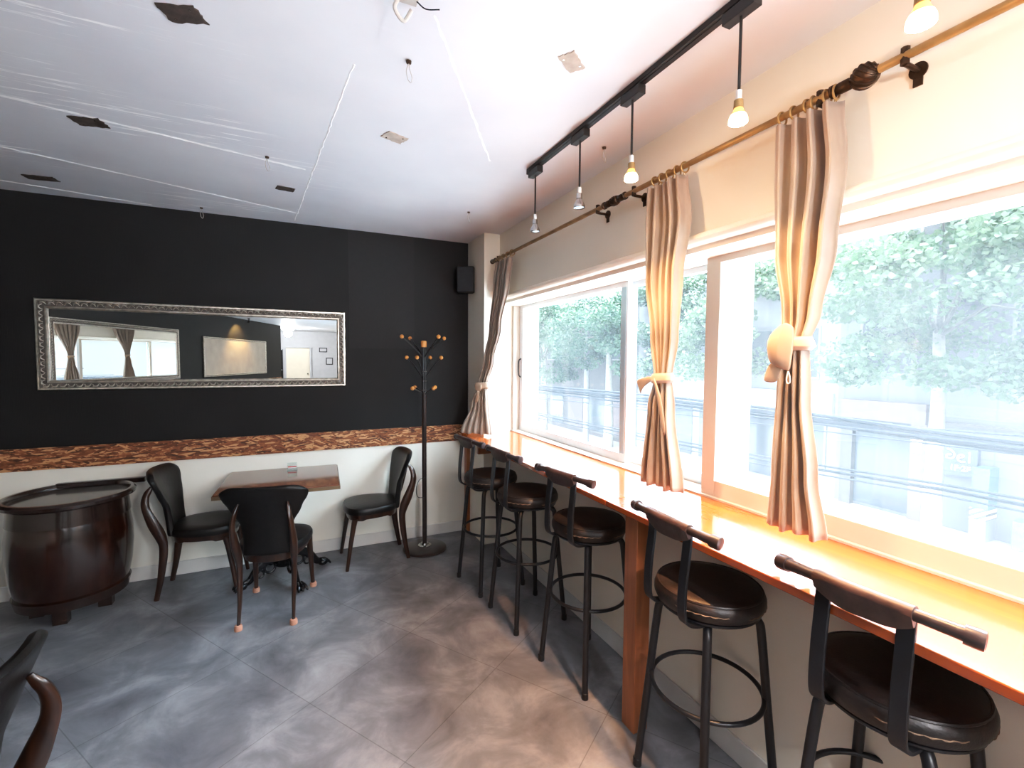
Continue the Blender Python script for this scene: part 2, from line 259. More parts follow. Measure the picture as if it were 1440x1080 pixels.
# ------------------------------------------------------------------ mesh builder
class MB:
    def __init__(s): s.v = []; s.f = []; s.m = []; s.mi = 0
    def add(s, vs, fs):
        o = len(s.v); s.v += [tuple(v) for v in vs]; s.f += [tuple(i+o for i in f) for f in fs]; s.m += [s.mi]*len(fs); return s
    def box(s, a, b):
        x0, y0, z0 = a; x1, y1, z1 = b
        vs = [(x0,y0,z0),(x1,y0,z0),(x1,y1,z0),(x0,y1,z0),(x0,y0,z1),(x1,y0,z1),(x1,y1,z1),(x0,y1,z1)]
        return s.add(vs, [(0,3,2,1),(4,5,6,7),(0,1,5,4),(1,2,6,5),(2,3,7,6),(3,0,4,7)])
    def obox(s, c, size, R):
        hx, hy, hz = [k/2 for k in size]; c = Vector(c)
        vs = [c + R @ Vector((sx*hx, sy*hy, sz*hz)) for sz in (-1, 1) for sx, sy in ((-1,-1),(1,-1),(1,1),(-1,1))]
        return s.add(vs, [(0,3,2,1),(4,5,6,7),(0,1,5,4),(1,2,6,5),(2,3,7,6),(3,0,4,7)])
    def tube(s, pts, r, n=12, cap=True, flat=None):
        pts = [Vector(p) for p in pts]; k = len(pts); rs = r if isinstance(r, (list, tuple)) else [r]*k
        vs = []; fs = []; up = None
        for i in range(k):
            t = (pts[min(i+1, k-1)] - pts[max(i-1, 0)])
            if t.length < 1e-9: t = Vector((0,0,1))
            t.normalize()
            if up is None:
                up = Vector((0,0,1)) if abs(t.z) < 0.9 else Vector((1,0,0))
            a = up - t*up.dot(t)
            if a.length < 1e-6: a = t.orthogonal()
            a.normalize(); bvec = t.cross(a); up = a
            for j in range(n):
                q = 2*PI*j/n
                ra, rb = (rs[i], rs[i]) if flat is None else (rs[i]*flat[0], rs[i]*flat[1])
                vs.append(pts[i] + a*math.cos(q)*ra + bvec*math.sin(q)*rb)
        for i in range(k-1):
            for j in range(n):
                fs.append((i*n+j, i*n+(j+1) % n, (i+1)*n+(j+1) % n, (i+1)*n+j))
        if cap: fs.append(tuple(reversed(range(n)))); fs.append(tuple((k-1)*n+j for j in range(n)))
        return s.add(vs, fs)
    def bar(s, pts, w, t, wdir):
        """flat bar: width w along wdir, thickness t across the path"""
        pts = [Vector(p) for p in pts]; W = Vector(wdir).normalized(); vs = []; fs = []; k = len(pts)
        for i in range(k):
            d = (pts[min(i+1, k-1)] - pts[max(i-1, 0)]).normalized(); nn = d.cross(W).normalized()
            for a, b in ((-1,-1),(1,-1),(1,1),(-1,1)): vs.append(pts[i] + W*a*w/2 + nn*b*t/2)
        for i in range(k-1):
            for j in range(4): fs.append((i*4+j, i*4+(j+1) % 4, (i+1)*4+(j+1) % 4, (i+1)*4+j))
        fs.append((3,2,1,0)); fs.append(tuple((k-1)*4+j for j in range(4)))
        return s.add(vs, fs)
    def lathe(s, prof, c=(0,0,0), n=32, axis='z', ymax=None, cap=True):
        vs = []; fs = []; c = Vector(c); k = len(prof)
        for r, z in prof:
            for j in range(n):
                q = 2*PI*j/n; x, y = r*math.cos(q), r*math.sin(q)
                if ymax is not None: y = min(y, ymax)
                p = Vector((x, y, z)) if axis == 'z' else (Vector((z, x, y)) if axis == 'x' else Vector((x, z, y)))
                vs.append(c+p)
        for i in range(k-1):
            for j in range(n): fs.append((i*n+j, i*n+(j+1) % n, (i+1)*n+(j+1) % n, (i+1)*n+j))
        if cap: fs.append(tuple(reversed(range(n)))); fs.append(tuple((k-1)*n+j for j in range(n)))
        return s.add(vs, fs)
    def ball(s, c, r, n=16, sc=(1,1,1)):
        vs = []; fs = []; m = n//2
        for i in range(m+1):
            th = PI*i/m
            for j in range(n):
                q = 2*PI*j/n; vs.append((c[0]+r*sc[0]*math.sin(th)*math.cos(q), c[1]+r*sc[1]*math.sin(th)*math.sin(q), c[2]-r*sc[2]*math.cos(th)))
        for i in range(m):
            for j in range(n): fs.append((i*n+j, i*n+(j+1) % n, (i+1)*n+(j+1) % n, (i+1)*n+j))
        return s.add(vs, fs)
    def torus(s, c, R, r, n=40, k=10, axis='z'):
        pts = []; vs = []; fs = []
        for i in range(n):
            a = 2*PI*i/n
            for j in range(k):
                b = 2*PI*j/k; x = (R+r*math.cos(b))*math.cos(a); y = (R+r*math.cos(b))*math.sin(a); z = r*math.sin(b)
                p = (x, y, z) if axis == 'z' else ((x, z, y) if axis == 'y' else (z, x, y))
                vs.append((c[0]+p[0], c[1]+p[1], c[2]+p[2]))
        for i in range(n):
            for j in range(k):
                fs.append((i*k+j, ((i+1) % n)*k+j, ((i+1) % n)*k+(j+1) % k, i*k+(j+1) % k))
        return s.add(vs, fs)
    def prism(s, poly, d, plane='xy', off=0):
        k = len(poly); f = {'xy': lambda a, b, c: (a, b, c), 'yz': lambda a, b, c: (c, a, b), 'xz': lambda a, b, c: (a, c, b)}[plane]
        vs = [f(a, b, off) for a, b in poly] + [f(a, b, off+d) for a, b in poly]
        return s.add(vs, [tuple(reversed(range(k))), tuple(range(k, 2*k))] + [(i, (i+1) % k, k+(i+1) % k, k+i) for i in range(k)])
    def xf(s, Mx, start=0):
        for i in range(start, len(s.v)): s.v[i] = tuple(Mx @ Vector(s.v[i]))
        return s
    def build(s, name, mats, parent=None, bevel=0, smooth=True, subsurf=0, solid=0, loc=None):
        me = bpy.data.meshes.new(name); me.from_pydata(s.v, [], s.f)
        if not isinstance(mats, (list, tuple)): mats = [mats]
        for m in mats: me.materials.append(m)
        me.polygons.foreach_set('material_index', s.m)
        bm = bmesh.new(); bm.from_mesh(me); bmesh.ops.remove_doubles(bm, verts=bm.verts, dist=1e-6); bmesh.ops.recalc_face_normals(bm, faces=bm.faces); bm.to_mesh(me); bm.free()
        if smooth:
            me.polygons.foreach_set('use_smooth', [True]*len(me.polygons)); me.set_sharp_from_angle(angle=math.radians(38))
        o = bpy.data.objects.new(name, me); C.objects.link(o)
        if loc is not None: o.location = loc
        if parent is not None: o.parent = parent
        if solid: md = o.modifiers.new('solid', 'SOLIDIFY'); md.thickness = solid; md.offset = 0
        if bevel: md = o.modifiers.new('bevel', 'BEVEL'); md.width = bevel; md.segments = 2; md.limit_method = 'ANGLE'; md.angle_limit = math.radians(40)
        if subsurf: md = o.modifiers.new('sub', 'SUBSURF'); md.levels = subsurf; md.render_levels = subsurf
        return o
def catmull(pts, n=8):
    pts = [Vector(p) for p in pts]; out = []
    P = [pts[0]*2-pts[1]] + pts + [pts[-1]*2-pts[-2]]
    for i in range(1, len(P)-2):
        for j in range(n):
            t = j/n; a, b, c, d = P[i-1], P[i], P[i+1], P[i+2]
            out.append(0.5*((2*b)+(-a+c)*t+(2*a-5*b+4*c-d)*t*t+(-a+3*b-3*c+d)*t**3))
    out.append(pts[-1]); return out
def lerp(a, b, t): return a+(b-a)*t
def interp(keys, x):
    if x <= keys[0][0]: return keys[0][1]
    for (a, va), (b, vb) in zip(keys, keys[1:]):
        if x <= b:
            t = (x-a)/(b-a); t = t*t*(3-2*t); return lerp(va, vb, t)
    return keys[-1][1]
def tag(o, label, cat, group=None, kind=None):
    o['label'] = label; o['category'] = cat
    if group: o['group'] = group
    if kind: o['kind'] = kind
    return o
def thing(name, label, cat, loc=(0,0,0), rz=0, group=None):
    o = bpy.data.objects.new(name, None); C.objects.link(o); o.location = loc; o.rotation_euler = (0, 0, rz); o.empty_display_size = 0.05
    return tag(o, label, cat, group)
def struct(name, mb, m, parent=None, **kw):
    o = mb.build(name, m, parent, **kw)
    if parent is None: o['kind'] = 'structure'
    return o
def copy_tree(o, parent=None):
    c = o.copy(); C.objects.link(c)
    if parent is not None: c.parent = parent
    for ch in list(o.children): copy_tree(ch, c)
    return c
def text_mesh(txt, size, depth=0.004, shear=0.0, align='CENTER'):
    cu = bpy.data.curves.new('lettering', 'FONT'); cu.body = txt; cu.size = size; cu.extrude = depth; cu.shear = shear; cu.align_x = align; cu.align_y = 'CENTER'
    ob = bpy.data.objects.new('lettering', cu); C.objects.link(ob)
    dg = bpy.context.evaluated_depsgraph_get(); dg.update()
    me = bpy.data.meshes.new_from_object(ob.evaluated_get(dg)); bpy.data.objects.remove(ob); return me

# ------------------------------------------------------------------ room shell
FARY = -12.0
LW = [(-5.25, BY), (-0.5, -8.7)]            # line of the angled left wall
struct('floor', MB().box((-6.0, FARY-0.2, -0.12), (WX+0.25, BY+0.2, 0)), M['floor'], smooth=False)
struct('ceiling', MB().box((-6.0, FARY-0.2, H), (WX+0.25, BY+0.2, H+0.12)), M['ceil'], smooth=False)
mb = MB().box((-6.0, BY, 0), (WX+0.25, BY+0.18, 0.93)); mb.mi = 1; mb.box((-6.0, BY, 0.93), (1.43, BY+0.18, H)); mb.mi = 0; mb.box((1.43, BY, 0.93), (WX+0.25, BY+0.18, H))
struct('wall_back', mb, [M['plaster'], M['black']], smooth=False)
struct('trim_1', MB().box((-5.3, BY-0.014, 0.853), (1.40, BY, 1.0)), M['osb'], smooth=False)           # strand-board rail
struct('trim_2', MB().box((0.392, BY-0.003, 1.69), (0.93, BY, H)), M['black2'], smooth=False)          # lighter black panel
struct('trim_3', MB().box((1.395, BY-0.06, 0), (1.43, BY, 0.99)), M['counteredge'], bevel=0.002)       # corner post
struct('trim_4', MB().box((1.43, 3.66, 0), (WX, BY, H)), M['wwall'], smooth=False)                      # pilaster in the corner
struct('baseboard_back', MB().box((-5.3, BY-0.012, 0), (1.395, BY, 0.10)), M['base'], bevel=0.003)
struct('baseboard_right', MB().box((WX-0.012, FARY, 0), (WX, 3.66, 0.10)), M['base'], bevel=0.003)
# window wall: below, above, piers
X1 = WX+0.38
mb = MB(); mb.box((WX, FARY, 0), (X1, BY, 0.935)); mb.box((WX, FARY, 2.063), (X1, BY, H))
mb.box((WX, 3.66, 0.935), (X1, BY, 2.063)); mb.box((WX, -1.75, 0.935), (X1, -0.95, 2.063)); mb.box((WX, FARY, 0.935), (X1, -7.9, 2.063))
mb.box((1.70, -7.9, 0.935), (X1, -1.75, 0.975)); mb.box((1.70, -0.95, 0.935), (X1, 3.66, 0.975))
struct('wall_right', mb, M['wwall'], smooth=False)
# rounded plaster lip above the windows
prof = [(WX+0.01, 2.0635), (1.556, 2.0635), (1.550, 2.085), (1.532, 2.088), (1.518, 2.096), (1.512, 2.108), (1.516, 2.120), (1.532, 2.132), (WX+0.01, 2.140)]
mb = MB(); k = len(prof)
vs = [(x, y, z) for y in (-8.2, 3.659) for x, z in prof]
mb.add(vs, [tuple(range(k)), tuple(reversed(range(k, 2*k)))] + [(i, (i+1) % k, k+(i+1) % k, k+i) for i in range(k)])
struct('trim_5', mb, M['wwall'])
# left wall, angled and black, white below the rail
d = Vector((LW[1][0]-LW[0][0], LW[1][1]-LW[0][1], 0)); LWlen = d.length; ang = math.atan2(d.y, d.x)
LM = Matrix.Translation((LW[0][0], LW[0][1], 0)) @ Matrix.Rotation(ang, 4, 'Z')     # local: x along, +y into the room
mb = MB().box((0, -0.15, 0), (LWlen, 0, 0.93)); mb.mi = 1; mb.box((0, -0.15, 0.93), (LWlen, 0, H)); mb.xf(LM)
struct('wall_left', mb, [M['plaster'], M['black']], smooth=False)
struct('trim_6', MB().box((0.05, 0, 0.853), (LWlen, 0.012, 1.0)).xf(LM), M['osb'], smooth=False)
struct('wall_front', MB().box((-6.0, FARY-0.2, 0), (X1, FARY, H)), M['greyw'], smooth=False)
struct('wall_far', MB().box((-6.1, FARY, 0), (-6.0, BY, H)), M['greyw'], smooth=False)

# ceiling seams: raised filler ridges
def ridge(name, a, b, w=0.02, h=0.004):
    a = Vector((*a, 0)); b = Vector((*b, 0)); L = (b-a).length; mb = MB(); n = int(L/0.03); vs = []; fs = []
    for i in range(n+1):
        ww = w*(0.6+0.7*random.random())/2; x = L*i/n; o = random.uniform(-0.003, 0.003)
        vs += [(x, -ww+o, 0), (x, o, -h), (x, ww+o, 0)]
    for i in range(n):
        q = i*3; fs += [(q, q+3, q+4, q+1), (q+1, q+4, q+5, q+2), (q, q+2, q+5, q+3)]
    fs += [(0, 1, 2), (3*n, 3*n+2, 3*n+1)]
    mb.add(vs, fs); mb.xf(Matrix.Translation((a.x, a.y, H)) @ Matrix.Rotation(math.atan2((b-a).y, (b-a).x), 4, 'Z'))
    return struct(name, mb, M['seam'])
ridge('trim_7', (-1.75, 2.47), (0.055, 2.90), 0.022, 0.003)
ridge('trim_8', (-1.75, 3.10), (0.02, 3.78), 0.016, 0.003)
ridge('trim_9', (0.199, 1.805), (-0.008, 3.99), 0.009, 0.002)
ridge('trim_10', (0.40, 1.45), (0.95, 2.35), 0.010, 0.0012)
ridge('trim_11', (-1.9, 3.80), (-0.9, 4.02), 0.012, 0.003)

# ------------------------------------------------------------------ windows
def rect_frame(mb, x0, x1, y0, y1, z0, z1, w, wb=None, wt=None):
    wb = wb or w; wt = wt or w
    mb.box((x0, y0, z0), (x1, y0+w, z1)); mb.box((x0, y1-w, z0), (x1, y1, z1)); mb.box((x0, y0+w, z0), (x1, y1-w, z0+wb)); mb.box((x0, y0+w, z1-wt), (x1, y1-w, z1))
    return mb
def make_window(name, ya, yb, mull, sashes):
    """outer frame lining the opening, its mullions; sashes: (y0, y1, x, glassmat, framemat, stile)"""
    mb = MB(); rect_frame(mb, 1.690, X1-0.02, ya, yb, 0.976, 2.10, 0.03, 0.014, 0.03)
    o = mb.build(name, M['frame'], bevel=0.003); o['kind'] = 'structure'
    for my in mull: MB().box((1.735, my-0.03, 0.990), (X1-0.03, my+0.03, 2.068)).build('mullion', M['framew'], o, bevel=0.003)
    for (y0, y1, x, g, f, w, h) in sashes:
        s = rect_frame(MB(), x, x+0.034, y0, y1, 0.990, 2.07, w, 0.072 if x < 1.72 else 0.052, 0.036).build('sash', f, o, bevel=0.003)
        MB().box((x+0.013, y0+w-0.005, 1.035), (x+0.019, y1-w+0.005, 2.04)).build('pane', g, s, smooth=False)
        if h:
            hy = y1-w/2 if h == 'far' else y0+w/2
            MB().tube(catmull([(x-0.002, hy, 1.45), (x-0.022, hy, 1.47), (x-0.026, hy, 1.53), (x-0.022, hy, 1.59), (x-0.002, hy, 1.61)], 5), 0.006, 8).build('pull_handle', M['plastic'], s)
    return o
L_, R_ = M['glassL'], M['glassR']
w1 = make_window('window_1', -0.95, 3.66, [1.52], [
    (2.18, 3.63, 1.75, L_, M['framew'], 0.060, 'far'),
    (1.545, 2.25, 1.80, L_, M['framew'], 0.055, None),
    (-0.92, 1.558, 1.692, R_, M['frame'], 0.073, None)])
MB().box((1.747, 2.196, 1.045), (1.7495, 2.235, 2.03)).build('weather_strip', M['stile'], w1)
w2 = make_window('window_2', -7.9, -1.75, [-4.40], [
    (-3.06, -1.78, 1.75, L_, M['framew'], 0.055, None), (-4.37, -2.98, 1.80, R_, M['framew'], 0.055, None),
    (-6.20, -4.43, 1.75, L_, M['frame'], 0.06, None), (-7.87, -6.12, 1.80, R_, M['framew'], 0.055, None)])

# ------------------------------------------------------------------ counter along the windows
ct = thing('window_counter', 'long glossy orange wooden bar counter running under the windows', 'counter', (1.3, 1.5, 0))
def rel(mb, o): return mb.xf(Matrix.Translation(-Vector(o.location)))
rel(MB().box((1.227, 1.662, 0.954), (1.70, 3.655, 0.980)), ct).build('board', M['counter'], ct, bevel=0.003)
rel(MB().box((1.227, -0.94, 0.954), (1.70, 1.659, 0.980)), ct).build('board', M['counter'], ct, bevel=0.003)
for y in (1.50, -0.9):
    rel(MB().box((1.275, y, 0), (1.35, y+0.08, 0.954)), ct).build('leg', M['counteredge'], ct, bevel=0.003)
rel(MB().box((1.28, 3.40, 0.85), (1.57, 3.43, 0.954)), ct).build('bracket', M['counteredge'], ct, bevel=0.003)
rel(MB().box((1.678, -0.94, 0.9801), (1.70, 3.655, 0.988)), ct).build('back_bead', M['frame'], ct)

# ------------------------------------------------------------------ bar stools
def make_stool():
    t = thing('bar_stool', '', 'bar stool')
    n = 48
    prof = [(0.02, 0.722), (0.165, 0.722), (0.182, 0.730), (0.190, 0.748), (0.190, 0.765), (0.184, 0.782), (0.170, 0.791), (0.140, 0.795), (0.07, 0.793), (0.02, 0.792)]
    seat = MB().lathe(prof, n=n).build('seat', M['vinyl'], t)
    MB().torus((0, 0, 0.786), 0.178, 0.0045, 48, 6).build('piping', M['vinyl'], seat)
    # split seams with worn edge
    mb = MB()
    for a0, a1, rr, zz in ((3.3, 4.3, 0.1885, 0.757), (4.6, 5.6, 0.1885, 0.748)):
        pts = [(rr*math.cos(a0+(a1-a0)*i/24), rr*math.sin(a0+(a1-a0)*i/24), zz+0.0015*math.sin(i*1.7)) for i in range(25)]
        mb.tube(pts, [0.0005]+[0.0016+0.0012*abs(math.sin(i*2.3)) for i in range(23)]+[0.0005], 6)
    mb.build('torn_seam', M['foam'], seat)
    MB().lathe([(0.03, 0.712), (0.172, 0.712), (0.176, 0.716), (0.176, 0.722), (0.03, 0.722)], n=n).build('seat_pan', M['metal'], t)
    for k in range(4):
        a = PI/4+k*PI/2; c, s = math.cos(a), math.sin(a)
        path = catmull([(0.05*c, 0.05*s, 0.702), (0.13*c, 0.13*s, 0.700), (0.165*c, 0.165*s, 0.680), (0.178*c, 0.178*s, 0.62), (0.205*c, 0.205*s, 0.35), (0.24*c, 0.24*s, 0.012)], 6)
        lg = MB().tube(path, 0.0145, 12).build('leg', M['metal'], t)
        MB().lathe([(0.016, 0), (0.017, 0.004), (0.0165, 0.03), (0.0145, 0.032)], (0.24*c, 0.24*s, 0), 12).build('foot_cap', M['plastic'], lg)
    MB().torus((0, 0, 0.40), 0.192, 0.0085, 56, 10).build('foot_ring', M['metal'], t)
    for s in (-1, 1):
        y = 0.088*s
        path = catmull([(-0.07, y, 0.706), (-0.14, y, 0.706), (-0.185, y, 0.722), (-0.202, y, 0.76), (-0.200, y, 0.86), (-0.190, y, 0.95), (-0.182, y, 1.04)], 6)
        MB().bar(path, 0.036, 0.010, (0, 1, 0)).build('upright', M['metal'], t, bevel=0.002)
    # handlebar-like back rail, bowed backwards
    def railp(u): return Vector((-0.172-0.028*(1-(u/0.21)**2), u, 1.036+0.010*(1-(u/0.21)**2)))
    us = [-0.21+0.42*i/28 for i in range(29)]
    rl = MB().tube([railp(u) for u in us], [0.0135+0.004*min(1, abs(u)/0.21)**3 for u in us], 14).build('back_rail', M['handle'], t)
    for s in (-1, 1):
        MB().tube([railp(s*0.182), railp(s*0.200), railp(s*0.212), railp(s*0.2145)], [0.0205, 0.0215, 0.021, 0.014], 14).build('end_cap', M['handle'], rl)
    # leather sleeve over the middle, hanging lower on the back side
    mb = MB(); vs = []; fs = []; ne = 14
    usl = [-0.105+0.21*i/20 for i in range(21)]
    for u in usl:
        p = railp(u); w = 1-(abs(u)/0.105)**3
        drop = 0.030+0.026*w+0.001*math.sin(u*60)
        for j in range(ne):
            q = 2*PI*j/ne; x = 0.0195*math.cos(q); z = 0.0195*math.sin(q)
            if z < 0: z *= drop/0.0195; x *= 0.62
            vs.append((p.x+x-0.001, p.y, p.z+z))
    for i in range(20):
        for j in range(ne): fs.append((i*ne+j, i*ne+(j+1) % ne, (i+1)*ne+(j+1) % ne, (i+1)*ne+j))
    fs.append(tuple(range(ne))); fs.append(tuple(20*ne+j for j in range(ne)))
    mb.add(vs, fs); mb.build('leather_sleeve', M['leather'], t)
    return t
st0 = make_stool()
SG = 'bar stools along the window counter'
stools = [(1.239, 3.034, 7, 'black bar stool at the far end of the counter, nearest the coat stand'),
          (1.285, 2.540, 4, 'second bar stool from the far end, between the farthest stool and the middle one'),
          (1.346, 1.958, 9, 'middle of five bar stools, just beyond the orange counter leg'),
          (1.355, 1.200, -3, 'fourth bar stool from the far end, just nearer than the orange counter leg'),
          (1.412, 0.640, 3, 'nearest and largest bar stool with torn seat edge, at bottom right corner')]
for i, (x, y, a, lab) in enumerate(stools):
    o = st0 if i == 0 else copy_tree(st0)
    o.location = (x, y, 0); o.rotation_euler = (0, 0, math.radians(a)); tag(o, lab, 'bar stool', SG)

# ------------------------------------------------------------------ upholstered bentwood chairs
def make_chair():
    t = thing('side_chair', '', 'chair')
    # seat cushion: rounded trapezoid, crowned
    def outline(sc, n=44):
        out = []
        for i in range(n):
            q = 2*PI*i/n; c, s = math.cos(q), math.sin(q); e = 2/2.6
            x = abs(c)**e*(1 if c > 0 else -1); y = abs(s)**e*(1 if s > 0 else -1)
            w = 0.180+0.050*(y+1)/2
            out.append((x*w*sc, (y*0.225 if y > 0 else y*0.20)*sc))
        return out
    mb = MB(); vs = []; fs = []; n = 44
    layers = [(0.90, 0.408), (0.985, 0.414), (1.0, 0.430), (0.995, 0.448), (0.96, 0.461), (0.85, 0.470), (0.6, 0.476), (0.3, 0.478), (0.02, 0.479)]
    for sc, z in layers:
        for x, y in outline(sc): vs.append((x, y, z))
    for i in range(len(layers)-1):
        for j in range(n): fs.append((i*n+j, i*n+(j+1) % n, (i+1)*n+(j+1) % n, (i+1)*n+j))
    fs.append(tuple(range(n))); fs.append(tuple((len(layers)-1)*n+j for j in range(n)))
    mb.add(vs, fs); mb.build('seat', M['bvinyl'], t)
    mb = MB(); vs = []; fs = []
    lay = [(0.86, 0.362), (0.88, 0.364), (0.90, 0.408), (0.86, 0.408)]
    for sc, z in lay:
        for x, y in outline(sc): vs.append((x, y, z + (0.012 if z < 0.38 and abs(y) < 0.10 else 0)))
    for i in range(3):
        for j in range(n): fs.append((i*n+j, i*n+(j+1) % n, (i+1)*n+(j+1) % n, (i+1)*n+j))
    fs.append(tuple(range(n))); fs.append(tuple(3*n+j for j in range(n)))
    mb.add(vs, fs); mb.build('apron', M['dwood'], t)
    # backrest: waisted shield, continuous with the seat
    nu, nv = 16, 18
    wk = [(0, 0.148), (0.22, 0.140), (0.45, 0.148), (0.68, 0.205), (0.82, 0.246), (0.92, 0.254), (0.97, 0.240), (1.0, 0.205)]
    yk = [(0, -0.188), (0.15, -0.198), (0.5, -0.222), (0.85, -0.272), (1.0, -0.302)]
    zk = [(0, 0.415), (0.15, 0.475), (0.5, 0.62), (0.85, 0.795), (1.0, 0.850)]
    def lin(keys, x):
        for (a, va), (b_, vb) in zip(keys, keys[1:]):
            if x <= b_: return lerp(va, vb, (x-a)/(b_-a))
        return keys[-1][1]
    def surf(off, shrink):
        out = []
        for j in range(nv+1):
            v = j/nv; w = interp(wk, v)*shrink; y = lin(yk, v); z = lin(zk, v)
            for i in range(nu+1):
                u = -1+2*i/nu; wrap = 0.050*(u*u)*(0.4+0.6*v)
                zz = z - 0.020*(u**6)*max(0, v-0.8)*5*0.6
                out.append((u*w, y+wrap+off, zz))
        return out
    A = surf(0.026, 0.90); Bk = surf(-0.016, 0.90); mid = surf(0.003, 1.0); W = nu+1
    mb = MB(); vs = A + Bk; fs = []; o = len(A)
    for j in range(nv):
        for i in range(nu):
            q = j*W+i; fs.append((q, q+1, q+W+1, q+W)); fs.append((o+q, o+q+W, o+q+W+1, o+q+1))
    border = [i for i in range(W)] + [j*W+nu for j in range(1, nv+1)] + [nv*W+i for i in range(nu-1, -1, -1)] + [j*W for j in range(nv-1, 0, -1)]
    mo = len(vs)
    for bi in border:
        x, y, z = mid[bi]; zz = z+(0.012 if bi >= nv*W else 0); vs.append((x, y, zz))
    kb = len(border)
    for i in range(kb):
        a, b_ = border[i], border[(i+1) % kb]; ma, mb_ = mo+i, mo+(i+1) % kb
        fs.append((a, b_, mb_, ma)); fs.append((ma, mb_, o+b_, o+a))
    mb.add(vs, fs); mb.build('backrest', M['bvinyl'], t, subsurf=1)
    for s in (-1, 1):
        path = catmull([(0.150*s, -0.252, 0.0), (0.148*s, -0.222, 0.16), (0.150*s, -0.203, 0.33), (0.152*s, -0.214, 0.42), (0.158*s, -0.258, 0.53), (0.156*s, -0.292, 0.63), (0.145*s, -0.290, 0.70), (0.132*s, -0.262, 0.755)], 7)
        k = len(path); rs = [interp([(0, 0.0135), (0.30, 0.022), (0.5, 0.031), (0.72, 0.021), (0.9, 0.017), (1, 0.010)], i/(k-1)) for i in range(k)]
        lg = MB().tube(path, rs, 12, flat=(0.72, 1.15)).build('rear_leg', M['dwood'], t)
        path = catmull([(0.182*s, 0.222, 0.0), (0.176*s, 0.200, 0.15), (0.172*s, 0.176, 0.30), (0.170*s, 0.160, 0.385)], 6); k = len(path)
        rs = [lerp(0.0125, 0.022, i/(k-1)) for i in range(k)]
        MB().tube(path, rs, 12).build('front_leg', M['dwood'], t)
    return t
def felt_feet(t):
    for x, y in ((0.150, -0.252), (-0.150, -0.252), (0.182, 0.222), (-0.182, 0.222)):
        MB().lathe([(0.012, 0.0), (0.0215, 0.002), (0.0225, 0.018), (0.019, 0.032), (0.014, 0.034)], (x, y, 0), 14).build('felt_foot', M['felt'], t)
ch0 = make_chair()
CG = 'black upholstered bentwood chairs'
chs = [(-0.150, 3.285, -11, 'black upholstered chair with pink felt feet, its back to the camera'),
       (-0.61, 3.80, -90-5, 'black upholstered chair left of the table, beside the barrel'),
       (0.525, 3.80, 90+2, 'black upholstered chair right of the table, beside the coat stand'),
       (-0.945, 1.53, 80, 'dark upholstered chair at the bottom left corner, nearest the camera'),
       (-1.53, 2.62, 60, 'dark upholstered chair cut off by the left picture edge in front of the barrel')]
cl = []
for i, (x, y, a, lab) in enumerate(chs):
    o = ch0 if i == 0 else copy_tree(ch0)
    o.location = (x, y, 0); o.rotation_euler = (0, 0, math.radians(a)); tag(o, lab, 'chair', CG); cl.append(o)
felt_feet(cl[0])

# ------------------------------------------------------------------ cafe table
tb = thing('cafe_table', 'square dark red wood table with ornate black iron base against the wall', 'table', (-0.115, 3.70, 0), math.radians(-2.5))
mb = MB().box((-0.375, -0.335, 0.707), (0.375, 0.335, 0.735)); mb.build('tabletop', M['ttop'], tb, bevel=0.003)
mb = MB(); rect = [(-0.378, -0.338), (0.378, -0.338), (0.378, 0.338), (-0.378, 0.338)]
for (a, b_) in zip(rect, rect[1:]+rect[:1]):
    x0, x1 = sorted((a[0], b_[0])); y0, y1 = sorted((a[1], b_[1])); mb.box((x0-0.002, y0-0.002, 0.705), (x1+0.002, y1+0.002, 0.729))
mb.build('edge_band', M['tedge'], tb)
MB().lathe([(0.06, 0.10), (0.075, 0.13), (0.05, 0.17), (0.028, 0.21), (0.024, 0.30), (0.034, 0.34), (0.024, 0.38), (0.022, 0.60), (0.04, 0.66), (0.11, 0.69), (0.12, 0.705)], n=24).build('column', M['iron'], tb)
for k in range(4):
    a = math.radians(24)+k*PI/2; Rm = Matrix.Rotation(a, 4, 'Z')
    path = catmull([(0.03, 0, 0.15), (0.10, 0, 0.17), (0.18, 0, 0.12), (0.23, 0, 0.055), (0.275, 0, 0.035)], 6); kk = len(path)
    mb = MB().tube(path, [0.030-0.012*i/(kk-1) for i in range(kk)], 12, flat=(1.2, 0.7))
    mb.torus((0.10, 0, 0.105), 0.036, 0.009, 20, 8, 'y'); mb.torus((0.165, 0, 0.075), 0.024, 0.007, 20, 8, 'y')
    mb.xf(Rm); ft = mb.build('foot', M['iron'], tb)
    mb = MB().ball((0.285, 0, 0.026), 0.026, 14, (1.5, 1.15, 1.0))
    for q in (-0.55, 0, 0.55): mb.tube(catmull([(0.27, 0.02*q, 0.052), (0.31, 0.04*q, 0.040), (0.332, 0.055*q, 0.010)], 4), [0.009]*4+[0.008]*4+[0.004], 8)
    mb.xf(Rm); mb.build('claw', M['iron'], ft)
cd = thing('card_holder', 'small clear acrylic card holder with red and white strip on the dark red table', 'card holder', (-0.055, 3.955, 0.7352), math.radians(-4))
MB().box((-0.036, -0.02, 0.0), (0.036, 0.02, 0.008)).build('foot', M['acryl'], cd, bevel=0.001)
MB().box((-0.034, -0.002, 0.008), (0.034, 0.002, 0.055)).build('sleeve', M['acryl'], cd)
cs = MB().box((-0.03, -0.0032, 0.010), (0.03, -0.0022, 0.030)).build('card', M['paper'], cd)
MB().box((-0.03, -0.0038, 0.019), (0.03, -0.0033, 0.027)).build('red_strip', M['red'], cs)

